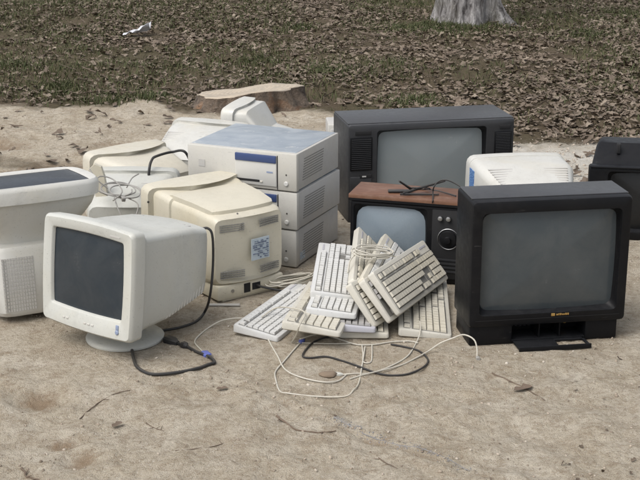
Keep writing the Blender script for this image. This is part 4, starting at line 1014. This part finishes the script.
# ------------------------------------------------------------------ cables on the ground
def gcable(name, label, pxs, r, mat, lift=None, n=8):
    pts = []
    for i, q in enumerate(pxs):
        dz = q[2] if len(q) > 2 else 0.0
        w = gp(q[0], q[1], dz); pts.append(Vector((w.x, w.y, dz + r + (hz(w.x, w.y) if dz < .01 else 0) + .001)))
    lr = random.Random(len(label)); pts = [p if i in (0, len(pts) - 1) else p + Vector((lr.uniform(-.004, .004), lr.uniform(-.006, .006), 0)) for i, p in enumerate(pts)]
    pts = cable_pts(pts, 7)
    o0 = pts[len(pts) // 2].copy(); o0.z = 0
    t = thing(name, label, 'cable', o0)
    mb = MB(); mb.tube([p - o0 for p in pts], r, n); mb.build('cord', mat, t)
    return t, [p - o0 for p in pts]
def plug(t, p, d, name, mat, L=.03, w=.009, h=.007, tip=None):
    d = Vector(d); d.z = 0; d.normalize(); s = Vector((-d.y, d.x, 0)); u = Vector((0, 0, 1)); mb = MB()
    rings = []
    for k, (a, ww, hh) in enumerate(((0, .45, .5), (.18, .6, .7), (.35, .95, 1), (.9, 1, 1), (1, .85, .85))):
        c = p + d * L * a; rings.append([c + s * (w * ww * sx) + u * (h * hh * sz) for sx, sz in ((-1, -.6), (-.6, -1), (.6, -1), (1, -.6), (1, .6), (.6, 1), (-.6, 1), (-1, .6))])
    mb.loft(rings); mb.build(name, mat, t)
    if tip: mb = MB(); c = p + d * L; mb.hexa([c + s * sx * w * .7 + u * h * -.5 + d * dd for dd in (-.002, .010) for sx in (-1, 1)][:0] + [c - s * w * .7 - u * h * .55 - d * .002, c + s * w * .7 - u * h * .55 - d * .002, c + s * w * .7 - u * h * .55 + d * .011, c - s * w * .7 - u * h * .55 + d * .011, c - s * w * .7 + u * h * .55 - d * .002, c + s * w * .7 + u * h * .55 - d * .002, c + s * w * .7 + u * h * .55 + d * .011, c - s * w * .7 + u * h * .55 + d * .011]); mb.build(name + '_tip', tip, t)
t, P = gcable('power_cord', 'thick black power cord with plug lying before the front left monitor', [(129, 345), (131, 352), (133, 362), (139, 370), (152, 374.5), (175, 374), (196, 369.5), (209, 366), (214, 362.5), (209, 357.5), (197, 352), (186, 347.5), (178, 345)], .0048, M['rubber'])
plug(t, P[-1], P[-1] - P[-3], 'plug', M['rubber'], .052, .0155, .012)
q = P[-9]; plug(t, q, P[-8] - P[-10], 'ferrite_bead', M['rubber'], .024, .0105, .0105)
t, P = gcable('video_cable', 'thin white cable with blue plug arching from power cord to keyboards', [(203, 352), (196, 347), (194, 343), (199, 337), (209, 328), (222, 321, .012), (240, 319, .02), (252, 322, .025)], .0023, M['cable_cream'])
plug(t, P[0], P[0] - P[2], 'blue_plug', M['blue_plug'], .042, .012, .0085, M['steel'])
t, P = gcable('keyboard_cable', 'white cable curving from leftmost keyboard to beside the brown stone', [(268, 340), (272, 349), (277, 357), (286, 370), (300, 377.5), (322, 383.5), (337, 381), (346, 376)], .0023, M['cable_cream'])
t, P = gcable('keyboard_cable', 'white cable making the lowest, widest loop in front of keyboards', [(300, 344), (293, 352), (285, 361), (277, 371), (275, 380), (279, 389), (288, 394.5), (315, 397), (345, 398), (355, 393), (360, 383), (363, 366), (365, 348)], .0023, M['cable_cream'])
plug(t, P[0], P[0] - P[2], 'blue_plug', M['blue_plug'], .026, .008, .007, M['steel'])
t, P = gcable('usb_cable', 'white cable whose white plug ends beside the brown stone', [(343, 375.5), (352, 375.5), (372, 372.5), (392, 366), (408, 356), (417, 342), (420, 333, .02), (420, 322, .045)], .0023, M['cable_cream'])
plug(t, P[0], P[0] - P[2], 'white_plug', M['cool'], .024, .0075, .005, M['steel'])
t, P = gcable('keyboard_cable', 'cream cable running right, arching up before the black television corner', [(350, 380), (366, 376), (397, 366), (415, 359), (428, 352, .005), (440, 345, .02), (452, 339, .036), (464, 336, .045), (473, 340, .040), (476, 349, .018), (477, 356)], .0023, M['cable_cream'])
plug(t, P[-1] - Vector((0, 0, .001)), (0.1, -1, 0), 'plug_end', M['cable_grey'], .020, .006, .005)
t, P = gcable('keyboard_cable', 'white cable running along the front foot of the keyboard heap', [(300, 340, .02), (320, 335, .012), (338, 340), (357, 346), (374, 345), (392, 342), (410, 342), (418, 344)], .0023, M['cable_cream'])
t, P = gcable('keyboard_cable', 'thin white cable stretched straight below the curved-front cream keyboard', [(297, 343.5), (315, 344), (335, 344.5), (352, 344)], .0018, M['cable_cream'])
t, P = gcable('power_cord', 'thin black cord looping on the sand in front of the keyboards', [(361, 336.5), (345, 335), (328, 337), (315, 343), (306, 350.5), (303, 357), (311, 359), (325, 358), (340, 361), (356, 366.5), (380, 373), (402, 375.5), (417, 373), (426, 366), (427, 359), (418, 351.5), (404, 347), (391, 345)], .0030, M['rubber'])
t, P = gcable('keyboard_cable', 'white cable standing in a narrow hairpin under the heap front', [(372, 345), (372, 354), (370, 362), (364, 363), (363, 354), (362, 346)], .002, M['cable_cream'])
t, P = gcable('keyboard_cable', 'grey-white cable draped over the two leftmost keyboards', [(262, 318, .035), (276, 310, .05), (290, 309, .085), (304, 314, .088), (300, 326, .085), (296, 336, .045), (292, 343)], .0023, M['cable_cream'])
# coiled bundles
def coil(label, c, rx, ry, turns, r, mat, tilt, rz, tails=(), seed=1, wob=.12):
    t = thing('coiled_cable', label, 'cable', c, rot=Euler((tilt[0], tilt[1], rz), 'XYZ'), group=None)
    lr = random.Random(seed); pts = []; n = turns * 14
    for k in range(n + 1):
        a = 2 * math.pi * k / 14; s = 1 + wob * math.sin(k * .37 + seed) + lr.uniform(-.02, .02)
        pts.append((rx * s * math.cos(a) + .006 * math.sin(k * .23), ry * s * math.sin(a) + .006 * math.cos(k * .31), r + .0014 * (k / 14) * 2.2 + .004 * math.sin(a * 2 + k * .1) ** 2))
    mb = MB(); mb.tube(cable_pts(pts, 3), r, 7); mb.build('cord', mat, t)
    mb = MB(); mb.rbox(-.007, .007, -ry - .010, -ry + .012, -.0005, .014, .002, 1); mb.build('tie', mat, t)
    for tl in tails: mb = MB(); mb.tube(cable_pts(tl), r, 7); mb.build('cord_end', mat, t)
    return t
c = gp(291, 282, .03); coil('coiled cream cable behind the leftmost keyboard, beside the beige monitor', (c.x, c.y, .026), .075, .026, 6, .0024, M['cable_cream'], (.10, -.12), R(14), [[(.07, .0, .006), (.10, .02, .02), (.13, .03, .04)]], 2)
c = gp(372, 253, .205); coil('coiled cream cable tied on top of the upturned keyboards', (c.x, c.y, .198), .062, .022, 5, .0024, M['cable_cream'], (.35, .12), R(12), [[(-.05, .0, .006), (-.075, -.025, -.006), (-.085, -.06, -.03)], [(.05, 0, .006), (.09, -.012, .0), (.11, -.05, -.02)]], 5)
c = gp(124, 190, .27)
coil('tangled thin grey cable lying on the white monitor at left', (c.x - .01, c.y - .02, .262), .060, .050, 3, .0024, M['cable_grey'], (.25, .10), R(20), [[(-.04, .03, .004), (-.08, .05, .03), (-.10, .09, .05)], [(-.03, -.04, .004), (-.02, -.10, -.02), (.01, -.15, -.06)], [(.03, .04, .004), (.06, .10, .01), (.09, .13, .012)], [(-.05, -.02, .004), (-.09, .0, .02), (-.07, .06, .035), (-.02, .05, .03), (.0, -.02, .02), (-.04, -.07, .01)], [(.02, -.04, .004), (.05, -.07, -.005), (.03, -.13, -.03)]], 8, .33)
# beige stand piece leaning by the upturned monitor
def bracket():
    c = gp(94, 182, .29)
    t = thing('monitor_bracket', 'small cream plastic bracket beside the upturned monitor corner', 'bracket', (c.x, c.y + .03, .0))
    mb = MB(); z1 = .36
    mb.loft([[(-.012, -.02, 0), (.045, -.02, 0), (.045, .02, 0), (-.012, .02, 0)], [(.0, -.018, .20), (.045, -.018, .2), (.045, .02, .2), (.0, .02, .2)], [(.0, -.016, .28), (.038, -.016, .275), (.038, .018, .275), (.0, .018, .28)], [(-.035, -.014, .315), (.034, -.014, .305), (.034, .016, .305), (-.035, .016, .315)], [(.0, -.010, z1 - .01), (.024, -.010, z1 - .02), (.024, .012, z1 - .02), (.0, .012, z1 - .01)]])
    mb.build('arm', M['cream'], t)
    mb = MB(); mb.rbox(-.05, .08, -.045, .045, 0, .012, .004); mb.build('base', M['cream'], t)
bracket()
# black lead crossing in front of the cream monitor
a = gp(149, 172, .28); b = gp(157, 156, .32); d1 = gp(172, 152, .32); e1 = gp(186, 153, .32)
mb = MB(); o0 = Vector((d1.x, d1.y, 0)); mb.tube(cable_pts([p - o0 for p in (Vector((a.x - .01, a.y, .15)), a, (a + b) / 2 + Vector((-.004, 0, .015)), b, d1, e1, e1 + Vector((.03, .05, -.12)))]), .0052, 8)
o = mb.build('power_cord', M['rubber'], None, 40, o0); tag(o, 'black lead arching past the cream monitor to the computer stack', 'cable')
# grey strip on the sand
mb = MB(); a = gp(207, 306); b = gp(240, 306); mb.rbox(0, (b - a).x, -.006, .006, 0, .006, .0015, 1)
o = mb.build('plastic_strip', M['case_metal'], None, 40, (a.x, a.y, hz(a.x, a.y) + .001)); tag(o, 'flat grey plastic strip on sand under the beige monitor back', 'strip')

# ------------------------------------------------------------------ twigs, thread, stone, leaf
def twig(label, pxs, r, mat=None, name='twig', cat='twig', side=True, seed=0):
    lr = random.Random(seed); pts = []
    for q in pxs:
        w = gp(q[0], q[1]); pts.append(Vector((w.x, w.y, hz(w.x, w.y) + r * .35)))
    pts = cable_pts(pts, 4); o0 = pts[0].copy(); mb = MB()
    pts = [p - o0 + Vector((lr.uniform(-1, 1), lr.uniform(-1, 1), lr.uniform(0, .6))) * r * .7 for p in pts]
    mb.tube(pts, [r * (1 - .6 * i / len(pts)) * lr.uniform(.8, 1.2) for i in range(len(pts))], 6)
    if side:
        for k in range(3):
            i = lr.randint(1, len(pts) - 2); dv = Vector((lr.uniform(-1, 1), lr.uniform(-1, 1), .15)).normalized(); mb.tube([pts[i], pts[i] + dv * .012, pts[i] + dv * .02 + Vector((0, .004, -.002))], [r * .6, r * .45, r * .2], 5)
    o = mb.build(name, mat or M['twig'], None, 60, o0); tag(o, label, cat); return o
twig('thin dry rootlet slanting on sand at lower left', [(80, 416), (88, 407), (100, 400), (116, 394), (130, 391)], .0019, seed=1)
twig('thin dry twig lying lower left of centre, long and faint', [(175, 452), (195, 449), (222, 443), (245, 434)], .0016, seed=2)
twig('dark crooked twig at bottom centre beside the blue-grey thread', [(277, 414), (286, 423), (297, 430), (318, 433), (336, 433)], .0030, seed=3)
twig('short dark twig in the bottom left corner', [(22, 463), (27, 472), (38, 477)], .003, seed=4)
twig('short brown twig below the blue-grey thread', [(370, 450), (384, 460), (397, 470)], .0019, seed=5)
twig('short stick with a dark end below the black television', [(492, 372), (510, 380), (528, 389), (545, 398)], .0026, seed=6)
twig('small broken twig in the sand before the power cord', [(146, 421), (156, 426), (164, 429)], .0017, seed=7)
twig('frayed blue-grey thread line across the sand at bottom right', [(335, 420), (350, 425), (365, 432), (380, 437), (400, 444), (420, 449), (445, 459), (470, 468)], .0016, M['thread'], 'thread', 'thread', False, 8)
def one_leaf(label, px, py, L, rz, mu, seed):
    c = gp(px, py); r2 = np.random.RandomState(seed); mb = MB(); ca, sa = math.cos(rz), math.sin(rz); V = []
    for x, y, s in LEAF_V:
        z = abs(y) * .5 * L + .004 + x * x * .2 * L; V.append(((x * ca - y * sa) * L, (x * sa + y * ca) * L, z + r2.uniform(0, .002)))
    mb.add(V, [tuple(f) for f in LEAF_F]); o = mb.build('dry_leaf', M['twig'], None, 80, (c.x, c.y, hz(c.x, c.y))); tag(o, label, 'leaf')
one_leaf('curled dark leaf on sand right below the black television', 523, 389, .065, .5, .3, 1)
one_leaf('small dark leaf on sand just right below the thick power cord loop', 222, 390, .035, .2, .3, 2)
one_leaf('brown leaf on sand beside the slanting rootlet at lower left', 117, 424, .04, 1.0, .3, 3)
def stone():
    c = gp(328, 376); lr = random.Random(4); bm = bmesh.new(); bmesh.ops.create_icosphere(bm, subdivisions=2, radius=1)
    V = [(p.co.x * .026 * (1 + .18 * math.sin(5 * p.co.y + 1)), p.co.y * .020 * (1 + .15 * math.sin(4 * p.co.x)), max(p.co.z, -.4) * .009 * (1 + lr.uniform(-.4, .4))) for p in bm.verts]; F = [tuple(v.index for v in f.verts) for f in bm.faces]; bm.free()
    mb = MB(); mb.add(V, F); o = mb.build('stone', M['stone'], None, 50, (c.x, c.y, hz(c.x, c.y) + .004)); tag(o, 'flat brown stone beside the white cable plug', 'stone')
stone()
